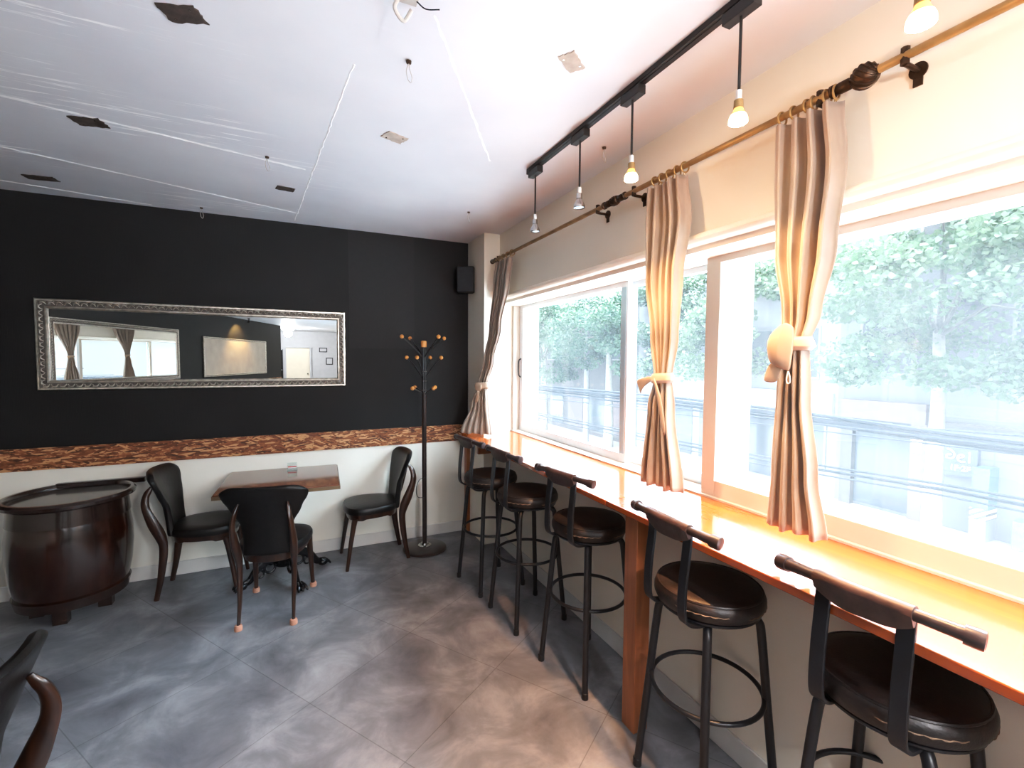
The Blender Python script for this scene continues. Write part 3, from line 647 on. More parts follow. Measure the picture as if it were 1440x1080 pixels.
# ------------------------------------------------------------------ barrel side table
br = thing('barrel_table', 'dark lacquered half barrel side table with flat back against the wall', 'barrel table', (-1.32, 3.785, 0))
YM = 0.252
MB().lathe([(0.245, 0.10), (0.272, 0.16), (0.292, 0.27), (0.302, 0.40), (0.300, 0.50), (0.285, 0.60), (0.262, 0.70)], n=64, ymax=YM).build('staves', M['barrel'], br)
for z0, z1, r0 in ((0.095, 0.155, 0.262), (0.60, 0.70, 0.287)):
    MB().lathe([(r0-0.02, z0), (r0+0.006, z0), (r0+0.008+(0.012 if z0 < 0.3 else -0.012), z1), (r0-0.03, z1)], n=64, ymax=YM+0.002).build('hoop', M['barreld'], br)
# rim ring and recessed top
prof = [(0.262, 0.700), (0.300, 0.702), (0.322, 0.716), (0.324, 0.734), (0.312, 0.748), (0.295, 0.748), (0.286, 0.738), (0.284, 0.715), (0.262, 0.70)]
rim = MB().lathe(prof, n=72, ymax=YM+0.004, cap=False).build('rim', M['barreld'], br)
MB().lathe([(0.02, 0.712), (0.285, 0.712), (0.285, 0.719), (0.02, 0.719)], n=64, ymax=YM-0.01).build('inset_top', M['btop'], br)
MB().box((-0.16, YM-0.012, 0.722), (0.32, YM+0.028, 0.756)).build('back_board', M['barreld'], br, bevel=0.004)
for x, y in ((0.165, -0.03), (-0.165, -0.03), (0.15, 0.20), (-0.15, 0.20), (0.0, -0.19)):
    MB().box((x-0.035, y-0.03, 0), (x+0.035, y+0.03, 0.10)).build('foot_block', M['barreld'], br, bevel=0.003)

# ------------------------------------------------------------------ ornate framed mirrors
def moulding(prof, W, Hh):
    """prof: (inset, depth); frame lies in local xz, facing -y"""
    mb = MB(); k = len(prof); vs = []; fs = []
    for cx, cz in ((-1,-1),(1,-1),(1,1),(-1,1)):
        for ins, dep in prof: vs.append((cx*(W/2-ins), -dep, cz*(Hh/2-ins)))
    for c in range(4):
        for i in range(k-1):
            a = c*k+i; b = ((c+1) % 4)*k+i; fs.append((a, b, b+1, a+1))
    return mb.add(vs, fs)
def make_mirror(name, label, W, Hh, mat4, fw=0.075, ornate=True, face=None, cat='mirror'):
    t = thing(name, label, cat); t.matrix_world = mat4
    bp = MB().box((-W/2, -0.012, -Hh/2), (W/2, 0, Hh/2)).build('backing', M['board'], t, smooth=False)
    moulding([(0, 0), (0, 0.022), (0.006, 0.030), (0.016, 0.030), (0.020, 0.022)], W, Hh).build('outer_moulding', M['silver'], t)
    moulding([(0.018, 0.021), (fw-0.018, 0.017)], W, Hh).build('carved_band', M['silverd'], t)
    moulding([(fw-0.020, 0.014), (fw-0.016, 0.024), (fw-0.008, 0.025), (fw, 0.016), (fw, 0.011)], W, Hh).build('inner_moulding', M['silver'], t)
    if ornate:
        mb = MB(); c = fw/2-0.001; step = 0.042
        def leafm(cx, cz, a):
            R = Matrix.Rotation(a, 4, 'Y'); s0 = len(mb.v)
            mb.tube(catmull([(-0.019, -0.019, -0.010), (-0.008, -0.026, 0.007), (0.006, -0.028, 0.006), (0.017, -0.020, -0.008)], 3), [0.002, 0.003, 0.0045, 0.0052, 0.0052, 0.005, 0.004, 0.003, 0.0025, 0.0015], 6)
            mb.ball((0.012, -0.022, 0.011), 0.0048, 6)
            mb.xf(Matrix.Translation((cx, 0, cz)) @ R, s0)
        n = int((W-0.08)/step)
        for i in range(n+1):
            x = -W/2+0.045+(W-0.09)*i/n; leafm(x, Hh/2-c, 0); leafm(x, -Hh/2+c, PI)
        n = int((Hh-0.10)/step)
        for i in range(n+1):
            z = -Hh/2+0.055+(Hh-0.11)*i/n; leafm(-W/2+c, z, -PI/2); leafm(W/2-c, z, PI/2)
        mb.build('carving', M['silver'], t)
    MB().box((-W/2+fw-0.004, -0.0135, -Hh/2+fw-0.004), (W/2-fw+0.004, -0.0121, Hh/2-fw+0.004)).build('mirror_glass' if face is None else 'picture', face or M['mirror'], t, smooth=False)
    return t
mm = Matrix.Translation((-0.597, BY-0.004, 1.68)) @ Matrix.Rotation(math.radians(0.15), 4, 'Y')
make_mirror('wall_mirror', 'long horizontal mirror in an ornate silver frame on the black back wall', 1.91, 0.605, mm, 0.068)
def on_left(s, z): return LM @ Matrix.Translation((s, 0.004, z)) @ Matrix.Rotation(PI, 4, 'Z')
make_mirror('wall_mirror', 'ornate silver mirror on the far black wall, seen inside the long mirror, reflecting curtains', 3.0, 1.04, on_left(6.92, 1.68), 0.09)
make_mirror('framed_picture', 'pale cream picture in thin silver frame lit by warm lamp, seen inside the long mirror', 3.2, 0.95, on_left(10.9, 1.63), 0.05, False, M['canvas'], 'picture')

# ------------------------------------------------------------------ coat stand
rk = thing('coat_stand', 'dark metal coat stand with twelve orange wooden ball hooks on a round base', 'coat stand', (0.943, 3.775, 0))
MB().lathe([(0.03, 0), (0.172, 0), (0.180, 0.006), (0.180, 0.018), (0.168, 0.026), (0.06, 0.034), (0.03, 0.036)], n=48).build('base', M['rackpole'], rk)
MB().lathe([(0.02, 0.033), (0.055, 0.034), (0.055, 0.040), (0.035, 0.046), (0.030, 0.060), (0.02, 0.060)], n=32).build('collar', M['chrome'], rk)
MB().lathe([(0.019, 0.045), (0.019, 1.30), (0.021, 1.31), (0.021, 1.33)], n=20).build('pole', M['rackpole'], rk)
up = MB()
for k in range(4):
    a = PI/4+k*PI/2; up.tube([(0.011*math.cos(a), 0.011*math.sin(a), 1.33), (0.011*math.cos(a), 0.011*math.sin(a), 1.70)], 0.0095, 10)
up.build('upper_pole', M['metal'], rk)
for z in (1.345, 1.42, 1.50): MB().torus((0, 0, z), 0.0215, 0.003, 24, 6).build('ring_clip', M['chrome'], rk)
MB().lathe([(0.014, 1.698), (0.023, 1.70), (0.024, 1.745), (0.018, 1.752), (0.008, 1.753)], n=20).build('finial', M['rackwood'], rk)
for (z, rr, dz, a0) in ((1.64, 0.20, 0.135, 20), (1.48, 0.145, 0.13, 55), (1.33, 0.115, 0.03, 25)):
    for k in range(4):
        a = math.radians(a0)+k*PI/2; c, s = math.cos(a), math.sin(a)
        h_ = MB().tube(catmull([(0.018*c, 0.018*s, z-0.02), (0.035*c, 0.035*s, z), (rr*0.6*c, rr*0.6*s, z+dz*0.55), (rr*c, rr*s, z+dz)], 6), 0.0055, 8).build('hook', M['metal'], rk)
        MB().ball((rr*1.03*c, rr*1.03*s, z+dz+0.004), 0.0165, 14).build('ball_knob', M['rackwood'], h_)
MB().tube(catmull([(0.0, -0.022, 0.62), (-0.05, -0.026, 0.60), (-0.075, -0.026, 0.53), (-0.06, -0.026, 0.46), (0.0, -0.022, 0.45)], 6), 0.0022, 6).build('wire_loop', M['metal'], rk)

# ------------------------------------------------------------------ speaker in the corner
sp = thing('wall_speaker', 'small black loudspeaker on a bracket high in the corner of the black wall', 'speaker', (1.365, 3.93, 2.19), math.radians(-28))
MB().box((-0.075, -0.06, 0), (0.075, 0.06, 0.225)).build('cabinet', M['plastic'], sp, bevel=0.008)
MB().box((-0.068, -0.064, 0.008), (0.068, -0.060, 0.217)).build('grille', M['metal'], sp, bevel=0.002)
MB().tube([(0.0, 0.05, 0.09), (0.03, 0.125, 0.09)], 0.012, 10).build('bracket_arm', M['plastic'], sp)
MB().box((-0.03, 0.125, 0.05), (0.07, 0.133, 0.13)).build('bracket_plate', M['plastic'], sp)

# ------------------------------------------------------------------ track lighting
TX = 1.19
tr = thing('lighting_track', 'long black lighting track fixed to the ceiling parallel to the windows', 'light track', (TX, 0.5, H))
mb = MB().box((-0.018, -3.0, -0.02), (0.018, 1.82, 0)); mb.build('rail', M['plastic'], tr, bevel=0.002)
MB().box((-0.018, 1.82, -0.03), (0.018, 1.86, 0)).build('end_cap', M['plastic'], tr, bevel=0.002)
MB().box((-0.006, -3.0, -0.022), (0.006, 1.80, -0.0201)).build('conductor_slot', M['metal'], tr)
def make_pendant(lit, y, label, group):
    t = thing('pendant_lamp', label, 'pendant lamp', (TX, y, H-0.021), 0, group)
    MB().box((-0.017, -0.055, -0.035), (0.017, 0.055, -0.0015)).build('track_adapter', M['plastic'], t, bevel=0.002)
    MB().tube([(0, 0, -0.035), (0, 0, -0.245)], 0.0045, 8).build('stem', M['plastic'], t)
    MB().tube([(0, 0, -0.245), (0, 0, -0.272)], 0.0085, 10).build('joint', M['white'], t)
    MB().lathe([(0.006, -0.270), (0.013, -0.273), (0.014, -0.296), (0.010, -0.297)], n=16).build('socket', M['chrome'] if not lit else M['brass'], t)
    rf = MB().lathe([(0.012, -0.295), (0.0155, -0.305), (0.0215, -0.315)], n=24, cap=False).build('reflector', M['bulbglow'] if lit else M['chrome'], t)
    MB().lathe([(0.0215, -0.315), (0.0255, -0.324), (0.0265, -0.332), (0.0262, -0.337)], n=24, cap=False).build('glass_rim', M['bulbrim'] if lit else M['chrome'], rf)
    MB().lathe([(0.002, -0.334), (0.0255, -0.334), (0.0245, -0.338), (0.002, -0.341)], n=24).build('lens', M['bulb'] if lit else M['bulboff'], rf)
    if lit:
        for kind, e in (('SPOT', 50), ('POINT', 1.05)):
            ld = bpy.data.lights.new('halogen_beam', kind); ld.energy = e*LAMPK; ld.color = (1.0, 0.50, 0.22); ld.shadow_soft_size = 0.014
            if kind == 'SPOT': ld.spot_size = math.radians(104); ld.spot_blend = 1.0
            lo = bpy.data.objects.new('halogen_beam', ld); C.objects.link(lo); lo.parent = t; lo.location = (0, 0, -0.365)
    return t
LAMPK = 0.85
for i, (y, lit, lab) in enumerate([(2.285, False, 'unlit pendant lamp at the far end of the black track'), (1.845, False, 'unlit pendant lamp, second from the far end of the track'),
     (1.478, True, 'lit pendant lamp above the knotted middle curtain, third along the track'), (0.995, True, 'lit pendant lamp hanging left of the nearest curtain top'),
     (0.553, True, 'brightest lit pendant lamp, at the top right corner above the curtain rod'),
     (-0.2, True, 'lit pendant lamp on the track behind the camera'), (-1.4, True, 'lit pendant lamp farthest behind the camera')]):
    make_pendant(lit, y, lab, 'pendant lamps on the black track')

# ------------------------------------------------------------------ curtain rods, rings, curtains
RX, RZ = 1.500, 2.424
def bracket(mb, y):
    mb.tube([(WX, y, RZ-0.02), (RX, y, RZ-0.02)], 0.007, 8); mb.lathe([(0.004, -0.006), (0.022, -0.006), (0.022, -0.001), (0.004, -0.001)], (WX, y, RZ-0.02), 20, 'x')
    mb.tube([(RX, y, RZ-0.022), (RX, y, RZ+0.022)], 0.011, 8); mb.box((WX-0.005, y-0.011, RZ-0.062), (WX-0.0005, y+0.011, RZ-0.02))
def rod(y0, y1, fins, brs, label):
    t = thing('curtain_rod', label, 'curtain rod', (0, 0, 0), 0, 'brass curtain rods above the windows')
    MB().tube([(RX, y0, RZ), (RX, y1, RZ)], 0.0115, 14).build('rod', M['brass'], t)
    for y, s, r in fins:
        mb = MB().lathe([(0.010, 0), (0.019, 0.004), (0.019, 0.012), (0.013, 0.016), (0.017, 0.03), (0.017, 0.055), (0.012, 0.062), (0.02, 0.066), (0.010, 0.070)], (RX, y, RZ), 20, 'y')
        if s < 0:
            for i in range(len(mb.v)): v = mb.v[i]; mb.v[i] = (v[0], 2*y-v[1], v[2])
        mb.ball((RX, y+s*(0.068+r*0.85), RZ), r, 20, (1, 1.05, 1))
        for k in range(10):
            a = k*2*PI/10; pts = [(RX+r*1.02*math.sin(th)*math.cos(a+th), y+s*(0.068+r*0.85)+r*1.07*math.cos(th), RZ+r*1.02*math.sin(th)*math.sin(a+th)) for th in [PI*j/14 for j in range(15)]]
            mb.tube(pts, 0.0028, 5)
        mb.build('finial', M['bronze'], t)
    for y in brs:
        mb = MB(); bracket(mb, y); mb.build('bracket', M['bronze'], t)
    return t
rod(2.085, 3.575, [(2.085, -1, 0.022), (3.575, 1, 0.016)], [2.14, 3.53], 'far brass curtain rod, carrying the curtain in the corner')
rod(0.923, 1.900, [(0.923, -1, 0.033), (1.900, 1, 0.022)], [1.84, 0.953], 'middle brass curtain rod with large round carved end knob')
rod(-3.2, 0.790, [], [0.729, -2.0], 'nearest brass curtain rod with plain cut end, top right corner')
rod(-7.6, -3.6, [(-3.6, 1, 0.022)], [-3.7, -7.0], 'brass curtain rod behind the camera, seen in the mirrors')

def rings(ys, lab):
    for y in ys:
        o = MB().torus((0, 0, 0), 0.0205, 0.0035, 22, 8, 'y').build('curtain_ring', M['brass'], loc=(RX, y, RZ-0.0055))
        o.rotation_euler = (random.uniform(-0.05, 0.05), 0, random.uniform(-0.12, 0.12))
        MBx = MB().torus((0, 0, -0.027), 0.0055, 0.0015, 12, 6, 'y').build('eyelet', M['brass'], o)
        tag(o, lab, 'curtain ring', 'curtain rings')
def curtain(label, keys, npl, tiez, tiekind, amp_top=0.024, xtra=None):
    """keys: (z, Lx, Ly, Rx, Ry, depth)"""
    keys = sorted(keys); nz, ns = 60, npl*12
    t = thing('curtain', label, 'curtain', (0, 0, 0), 0, 'beige satin curtains')
    def K(z, i): return interp([(k[0], k[i]) for k in keys], z)
    z0, z1 = keys[0][0], keys[-1][0]; mb = MB(); vs = []; fs = []; rnd = [random.uniform(0.6, 1.25) for _ in range(npl+1)]; ph = random.random()*3
    for i in range(nz+1):
        z = lerp(z0, z1, i/nz); Lp = Vector((K(z, 1), K(z, 2), z)); Rp = Vector((K(z, 3), K(z, 4), z)); d = (Rp-Lp); nn = Vector((-d.y, d.x, 0)).normalized(); dep = K(z, 5)
        for j in range(ns+1):
            s = j/ns; q = s*npl; k = int(min(q, npl-1e-6)); a = rnd[k]*dep
            wv = math.cos(2*PI*q); wv = math.copysign(abs(wv)**0.75, wv)
            sk = 0.16*math.sin(2*PI*q*2+ph)/npl
            p = Lp + d*(s+sk*0.5) + nn*(a*wv + 0.004*math.sin(7*z+q*2)); vs.append((p.x, p.y, z + (0.006*math.sin(q*3+1) if i == 0 else 0)))
    W = ns+1
    for i in range(nz):
        for j in range(ns): q = i*W+j; fs.append((q, q+1, q+W+1, q+W))
    mb.add(vs, fs); cloth = mb.build('drape', M['curtain'], t, solid=0.0025)
    Lp = Vector((K(tiez, 1), K(tiez, 2), tiez)); Rp = Vector((K(tiez, 3), K(tiez, 4), tiez)); cen = (Lp+Rp)/2; hw = (Rp-Lp).length/2
    dirv = (Rp-Lp).normalized(); nn = Vector((-dirv.y, dirv.x, 0)); dd = K(tiez, 5)+0.014
    if nn.x > 0: nn = -nn
    def band(hh, tilt, extra=0.0):
        vs = []; fs = []; n = 28
        for i in range(n):
            q = 2*PI*i/n
            base = cen + dirv*math.cos(q)*(hw+0.012+extra) + nn*math.sin(q)*(dd+extra)
            zz = tilt*math.cos(q)
            bul = 0.006*abs(math.sin(q*3))
            for dz, o in ((-hh, 0), (-hh*0.4, 0.006+bul), (hh*0.4, 0.006), (hh, 0)):
                p = base + (dirv*math.cos(q)+nn*math.sin(q))*o; vs.append((p.x, p.y, tiez+zz+dz))
        for i in range(n):
            for j in range(3): a = i*4+j; b = ((i+1) % n)*4+j; fs.append((a, b, b+1, a+1))
        return MB().add(vs, fs)
    def sheet(rows, name, solid=0.003):
        n = len(rows[0]); fs = []
        for i in range(len(rows)-1):
            for j in range(n-1): a = i*n+j; fs.append((a, a+1, a+n+1, a+n))
        return MB().add([tuple(p) for r in rows for p in r], fs).build(name, M['tie'], t, subsurf=1, solid=solid)
    def PT(u, v, o=0.0): return cen + dirv*u + Vector((0, 0, v)) + nn*(dd+0.012+o)
    if tiekind == 'knot':       # scarf knot with a wing to the far side
        band(0.020, 0.004).build('tieback', M['tie'], t, solid=0.004)
        sheet([[PT(-0.005, 0.012, 0.012), PT(-0.005, 0.0, 0.02), PT(-0.005, -0.014, 0.012)], [PT(-0.04, 0.004, 0.02), PT(-0.04, -0.012, 0.022), PT(-0.04, -0.03, 0.02)],
               [PT(-0.085, -0.004, 0.02), PT(-0.08, -0.03, 0.014), PT(-0.07, -0.06, 0.016)], [PT(-0.105, -0.016, 0.015), PT(-0.09, -0.05, 0.012), PT(-0.07, -0.082, 0.012)]], 'tie_wing')
        sheet([[PT(0.0, 0.012, 0.012), PT(0.01, 0, 0.018), PT(0.0, -0.014, 0.012)], [PT(0.03, -0.03, 0.012), PT(0.025, -0.04, 0.016), PT(0.012, -0.045, 0.012)],
               [PT(0.062, -0.12, 0.008), PT(0.045, -0.125, 0.012), PT(0.028, -0.12, 0.008)], [PT(0.075, -0.24, 0.004), PT(0.062, -0.24, 0.006), PT(0.045, -0.20, 0.004)]], 'tie_tail')
    elif tiekind == 'pouch':    # broad wrapped band with a loop
        band(0.020, 0.0).build('tieback', M['tie'], t, solid=0.004)
        sheet([[PT(-0.012, 0.062, 0.010), PT(0.010, 0.066, 0.014), PT(0.030, 0.050, 0.008)],
               [PT(-0.052, 0.028, 0.016), PT(-0.008, 0.030, 0.030), PT(0.036, 0.025, 0.012)],
               [PT(-0.056, -0.012, 0.018), PT(-0.010, -0.014, 0.034), PT(0.034, -0.018, 0.014)],
               [PT(-0.048, -0.050, 0.016), PT(-0.012, -0.062, 0.028), PT(0.026, -0.070, 0.012)],
               [PT(-0.044, -0.062, 0.010), PT(-0.012, -0.076, 0.016), PT(0.022, -0.088, 0.008)]], 'tie_fold')
        sheet([[PT(-0.048, -0.055, 0.008), PT(-0.025, -0.06, 0.01), PT(0.0, -0.065, 0.008)], [PT(-0.062, -0.09, 0.008), PT(-0.035, -0.092, 0.008), PT(-0.012, -0.094, 0.006)],
               [PT(-0.075, -0.122, 0.006), PT(-0.045, -0.125, 0.006), PT(-0.02, -0.122, 0.004)]], 'tie_tail')
        MB().tube(catmull([PT(0.018, -0.086, 0.012), PT(0.024, -0.10, 0.014), PT(0.026, -0.118, 0.014), PT(0.018, -0.122, 0.014), PT(0.014, -0.11, 0.014), PT(0.017, -0.086, 0.012)], 5), 0.0018, 6).build('cord_loop', M['white'], t)
    else:                       # bunched soft knot
        band(0.028, 0.006, 0.004).build('tieback', M['tie'], t, solid=0.004)
        sheet([[PT(-0.035, 0.030, 0.010), PT(0.0, 0.036, 0.016), PT(0.035, 0.028, 0.01)], [PT(-0.045, 0.0, 0.018), PT(0.0, 0.0, 0.034), PT(0.045, -0.002, 0.018)],
               [PT(-0.03, -0.040, 0.012), PT(0.0, -0.038, 0.020), PT(0.038, -0.045, 0.012)]], 'tie_fold')
        sheet([[PT(-0.02, -0.03, 0.012), PT(0.0, -0.035, 0.02), PT(0.02, -0.03, 0.012)], [PT(-0.035, -0.09, 0.012), PT(-0.01, -0.095, 0.02), PT(0.012, -0.09, 0.012)],
               [PT(-0.05, -0.14, 0.01), PT(-0.02, -0.14, 0.014), PT(0.0, -0.13, 0.01)]], 'tie_tail')
    return t
X = 1.482
curtain('beige curtain farthest away in the corner, knotted and swept over the counter end',
    [(2.386, X, 3.52, X, 3.24, 0.016), (2.2, 1.445, 3.48, 1.445, 3.20, 0.016), (1.85, 1.425, 3.53, 1.43, 3.32, 0.014), (1.60, 1.395, 3.56, 1.41, 3.42, 0.012), (1.385, 1.345, 3.57, 1.385, 3.49, 0.011), (1.25, 1.30, 3.61, 1.385, 3.46, 0.014), (0.995, 1.20, 3.62, 1.40, 3.42, 0.016)], 5, 1.385, 'soft')
curtain('beige curtain in the middle, tied with a knot whose wing points left',
    [(2.384, X, 1.712, X, 1.502, 0.020), (2.2, X-0.02, 1.70, X-0.005, 1.470, 0.022), (1.95, 1.44, 1.670, 1.44, 1.465, 0.020), (1.70, 1.42, 1.605, 1.42, 1.462, 0.016), (1.525, 1.405, 1.555, 1.405, 1.475, 0.012), (1.40, 1.40, 1.585, 1.40, 1.455, 0.016), (1.06, 1.395, 1.625, 1.40, 1.395, 0.022)], 5, 1.525, 'knot')
curtain('nearest and largest beige curtain, bound by a wide peach fold with a cord loop',
    [(2.384, X, 1.088, X, 0.885, 0.024), (2.2, X-0.02, 1.075, X-0.005, 0.865, 0.026), (1.95, 1.44, 1.050, 1.44, 0.865, 0.024), (1.75, 1.425, 1.005, 1.425, 0.890, 0.017), (1.655, 1.41, 0.985, 1.41, 0.908, 0.012), (1.50, 1.405, 0.995, 1.405, 0.895, 0.015), (1.25, 1.40, 1.005, 1.405, 0.865, 0.018), (1.065, 1.395, 1.015, 1.405, 0.835, 0.020)], 4, 1.655, 'pouch')
curtain('beige curtain behind the camera with an orange tie, left one in the mirror reflection',
    [(2.384, X, -3.78, X, -4.33, 0.03), (1.62, 1.42, -4.00, 1.42, -4.12, 0.015), (1.06, 1.40, -3.90, 1.40, -4.23, 0.022)], 6, 1.62, 'knot')
curtain('beige curtain behind the camera, right one in the mirror reflection',
    [(2.384, X, -5.05, X, -5.60, 0.03), (1.66, 1.42, -5.27, 1.42, -5.39, 0.015), (1.06, 1.40, -5.20, 1.40, -5.50, 0.022)], 6, 1.66, 'knot')
rings([3.49, 3.41, 3.33, 3.25], 'small brass curtain ring holding the curtain in the far corner')
rings([1.690, 1.645, 1.60, 1.555, 1.512], 'small brass curtain ring holding the knotted middle curtain')
rings([1.078, 1.037, 0.992, 0.972, 0.932, 0.905], 'small brass curtain ring holding the nearest curtain')

# ------------------------------------------------------------------ bits on the ceiling
def patch(x, y, w, l, rz, m, lab, thick=0.004):
    n = 7; pts = []
    cs_ = [(-w/2, -l/2), (w/2, -l/2), (w/2, l/2), (-w/2, l/2)]
    for (a, b) in zip(cs_, cs_[1:]+cs_[:1]):
        for i in range(n):
            t = i/n; j = 0.05*min(w, l); pts.append((lerp(a[0], b[0], t)+random.uniform(-j, j), lerp(a[1], b[1], t)+random.uniform(-j, j)))
    o = MB().prism(pts, thick).build('ceiling_patch', m, smooth=False, loc=(x, y, H-thick)); o.rotation_euler[2] = rz
    screws = MB()
    for sx, sy in ((-0.3, 0.3), (0.3, -0.3)): screws.lathe([(0.001, 0.0), (0.004, 0.0002), (0.004, -0.0015), (0.001, -0.002)], (sx*w, sy*l, 0), 8)
    screws.build('screw', M['chrome'], o)
    return tag(o, lab, 'ceiling patch', 'patches on the ceiling')
patch(-0.306, 1.775, 0.11, 0.075, math.radians(-20), M['board'], 'largest dark brown board patch on the ceiling, near the top edge')
patch(-0.837, 2.745, 0.12, 0.085, math.radians(-12), M['board'], 'mid-size dark brown patch on the ceiling, left side')
patch(-1.366, 3.712, 0.15, 0.075, math.radians(-8), M['board'], 'dark brown patch on the ceiling nearest the top of the black wall at left')
patch(-0.055, 3.271, 0.10, 0.07, math.radians(10), M['board'], 'small brown diamond patch on the ceiling near the black wall centre')
patch(0.437, 2.299, 0.105, 0.075, math.radians(20), M['boardp'], 'pale tan patch on the ceiling midway to the track')
patch(0.902, 1.459, 0.105, 0.06, math.radians(35), M['boardp'], 'pale tan rectangular patch on the ceiling beside the black track')
def loose_wire(x, y, lab):
    t = thing('ceiling_wire', lab, 'wire', (x, y, H), 0, 'loose wire ends hanging from the ceiling')
    MB().lathe([(0.002, -0.001), (0.010, -0.002), (0.009, -0.010), (0.002, -0.012)], n=12).build('grommet', M['bronze'], t)
    MB().tube(catmull([(0, 0, -0.01), (-0.008, 0.002, -0.035), (-0.004, 0, -0.065), (0.006, -0.004, -0.078)], 5), 0.0016, 6).build('strand', M['wire'], t)
    MB().tube(catmull([(0, 0, -0.01), (0.004, 0.002, -0.03), (0.011, 0, -0.055), (0.008, -0.004, -0.075)], 5), 0.0016, 6).build('strand', M['wire'], t)
    return t
loose_wire(0.375, 1.70, 'loose wire end hanging from the ceiling near the top centre')
loose_wire(-0.13, 2.80, 'loose wire end hanging from the ceiling beside the long white seam')
loose_wire(-0.60, 3.93, 'loose wire end hanging just in front of the black wall top')
loose_wire(1.13, 3.20, 'loose wire end hanging near the far right corner of the ceiling')
loose_wire(1.40, 1.95, 'loose wire end above the far lamps beside the window wall')
t = thing('ceiling_bracket', 'old metal hanging bracket with cut wires at the top edge of the ceiling', 'bracket', (0.305, 1.41, H))
MB().box((-0.035, -0.025, -0.006), (0.035, 0.025, 0)).build('plate', M['wire'], t, bevel=0.002)
MB().tube(catmull([(-0.02, 0, -0.006), (-0.03, 0.02, -0.03), (0.0, 0.04, -0.045), (0.02, 0.02, -0.02)], 6), 0.006, 8).build('hook', M['wire'], t)
MB().tube(catmull([(0.03, 0, -0.006), (0.06, 0.01, -0.012), (0.10, 0.0, -0.008)], 6), 0.002, 6).build('cut_wire', M['cable'], t)

# ------------------------------------------------------------------ far end of the room (seen in the mirror)
dr = MB().box((-0.42, FARY+0.0, 0), (0.42, FARY+0.04, 2.02)).build('door_1', M['door'], bevel=0.004); dr['kind'] = 'structure'
rect_frame(MB(), 0, 0.06, -0.48, 0.48, 0, 2.08, 0.06).xf(Matrix.Rotation(PI/2, 4, 'Z') @ Matrix.Translation((0, 0, 0))).xf(Matrix.Translation((0, FARY+0.06, 0))).build('door_frame', M['greyw'], dr)
MB().ball((0.34, FARY+0.07, 1.0), 0.028, 12).build('door_handle', M['chrome'], dr)
sh = thing('shelf_unit', 'dark open shelf unit beside the cream door, seen in the mirror', 'shelf', (-0.95, FARY+0.2, 0))
for x in (-0.42, 0.40): MB().box((x, -0.18, 0), (x+0.02, 0.18, 1.95)).build('side_panel', M['plastic'], sh)
MB().box((-0.40, 0.16, 0), (0.40, 0.18, 1.95)).xf(Matrix.Rotation(PI, 4, 'Z')).build('back_panel', M['plastic'], sh)
for z in (0.1, 0.6, 1.15, 1.93): MB().box((-0.40, -0.16, z), (0.40, 0.18, z+0.02)).build('shelf', M['greyw'], sh)
for i, (x, r, h_) in enumerate(((-1.15, 0.06, 0.14), (-1.0, 0.04, 0.1), (-0.78, 0.07, 0.13))):
    tag(MB().lathe([(r*0.7, 0), (r, 0.01), (r, h_*0.85), (r*0.85, h_), (r*0.75, h_), (r*0.75, h_*0.9)], n=16).build('jar', M['white'], loc=(x, FARY+0.3, 1.1705)), ['white jar at left on the far dark shelf', 'small white jar in the middle of the far dark shelf', 'wide white jar at right on the far dark shelf'][i], 'jar', 'jars on the far shelf')
for i, (x, z, w, h_) in enumerate(((0.92, 1.95, 0.30, 0.18), (1.15, 1.5, 0.26, 0.28))):
    f = MB().box((x-w/2, FARY, z-h_/2), (x+w/2, FARY+0.02, z+h_/2)).build('small_picture', M['plastic'])
    MB().box((x-w/2+0.03, FARY+0.02, z-h_/2+0.03), (x+w/2-0.03, FARY+0.022, z+h_/2-0.03)).build('print', M['greyw'], f)
    tag(f, ['small dark wide frame on the far grey wall', 'small dark square frame lower on the far grey wall'][i], 'picture', 'small frames on the far wall')
cl1 = thing('ceiling_light', 'round white ceiling light near the far end of the room', 'ceiling light', (-0.3, -9.6, H))
MB().lathe([(0.02, 0), (0.18, 0), (0.18, -0.03), (0.02, -0.03)], n=32).build('canopy', M['white'], cl1)
MB().lathe([(0.17, -0.03), (0.19, -0.05), (0.18, -0.09), (0.10, -0.115), (0.01, -0.12)], n=32).build('diffuser', emis('white_diffuser_glow', (0.95, 0.98, 1), 9), cl1)
def lamp(kind, name, loc, e, col, size=0.1, parent=None, rot=None, spot=None):
    ld = bpy.data.lights.new(name, kind); ld.energy = e; ld.color = col
    if kind in ('POINT', 'SPOT'): ld.shadow_soft_size = size
    if kind == 'SPOT': ld.spot_size = math.radians(spot or 90); ld.spot_blend = 0.6
    if kind == 'AREA': ld.size = size
    lo = bpy.data.objects.new(name, ld); C.objects.link(lo); lo.location = loc
    if rot: lo.rotation_euler = rot
    if parent: lo.parent = parent
    return lo
lamp('POINT', 'ceiling_light_glow', (0, 0, -0.2), 110, (0.93, 0.96, 1.0), 0.12, cl1)
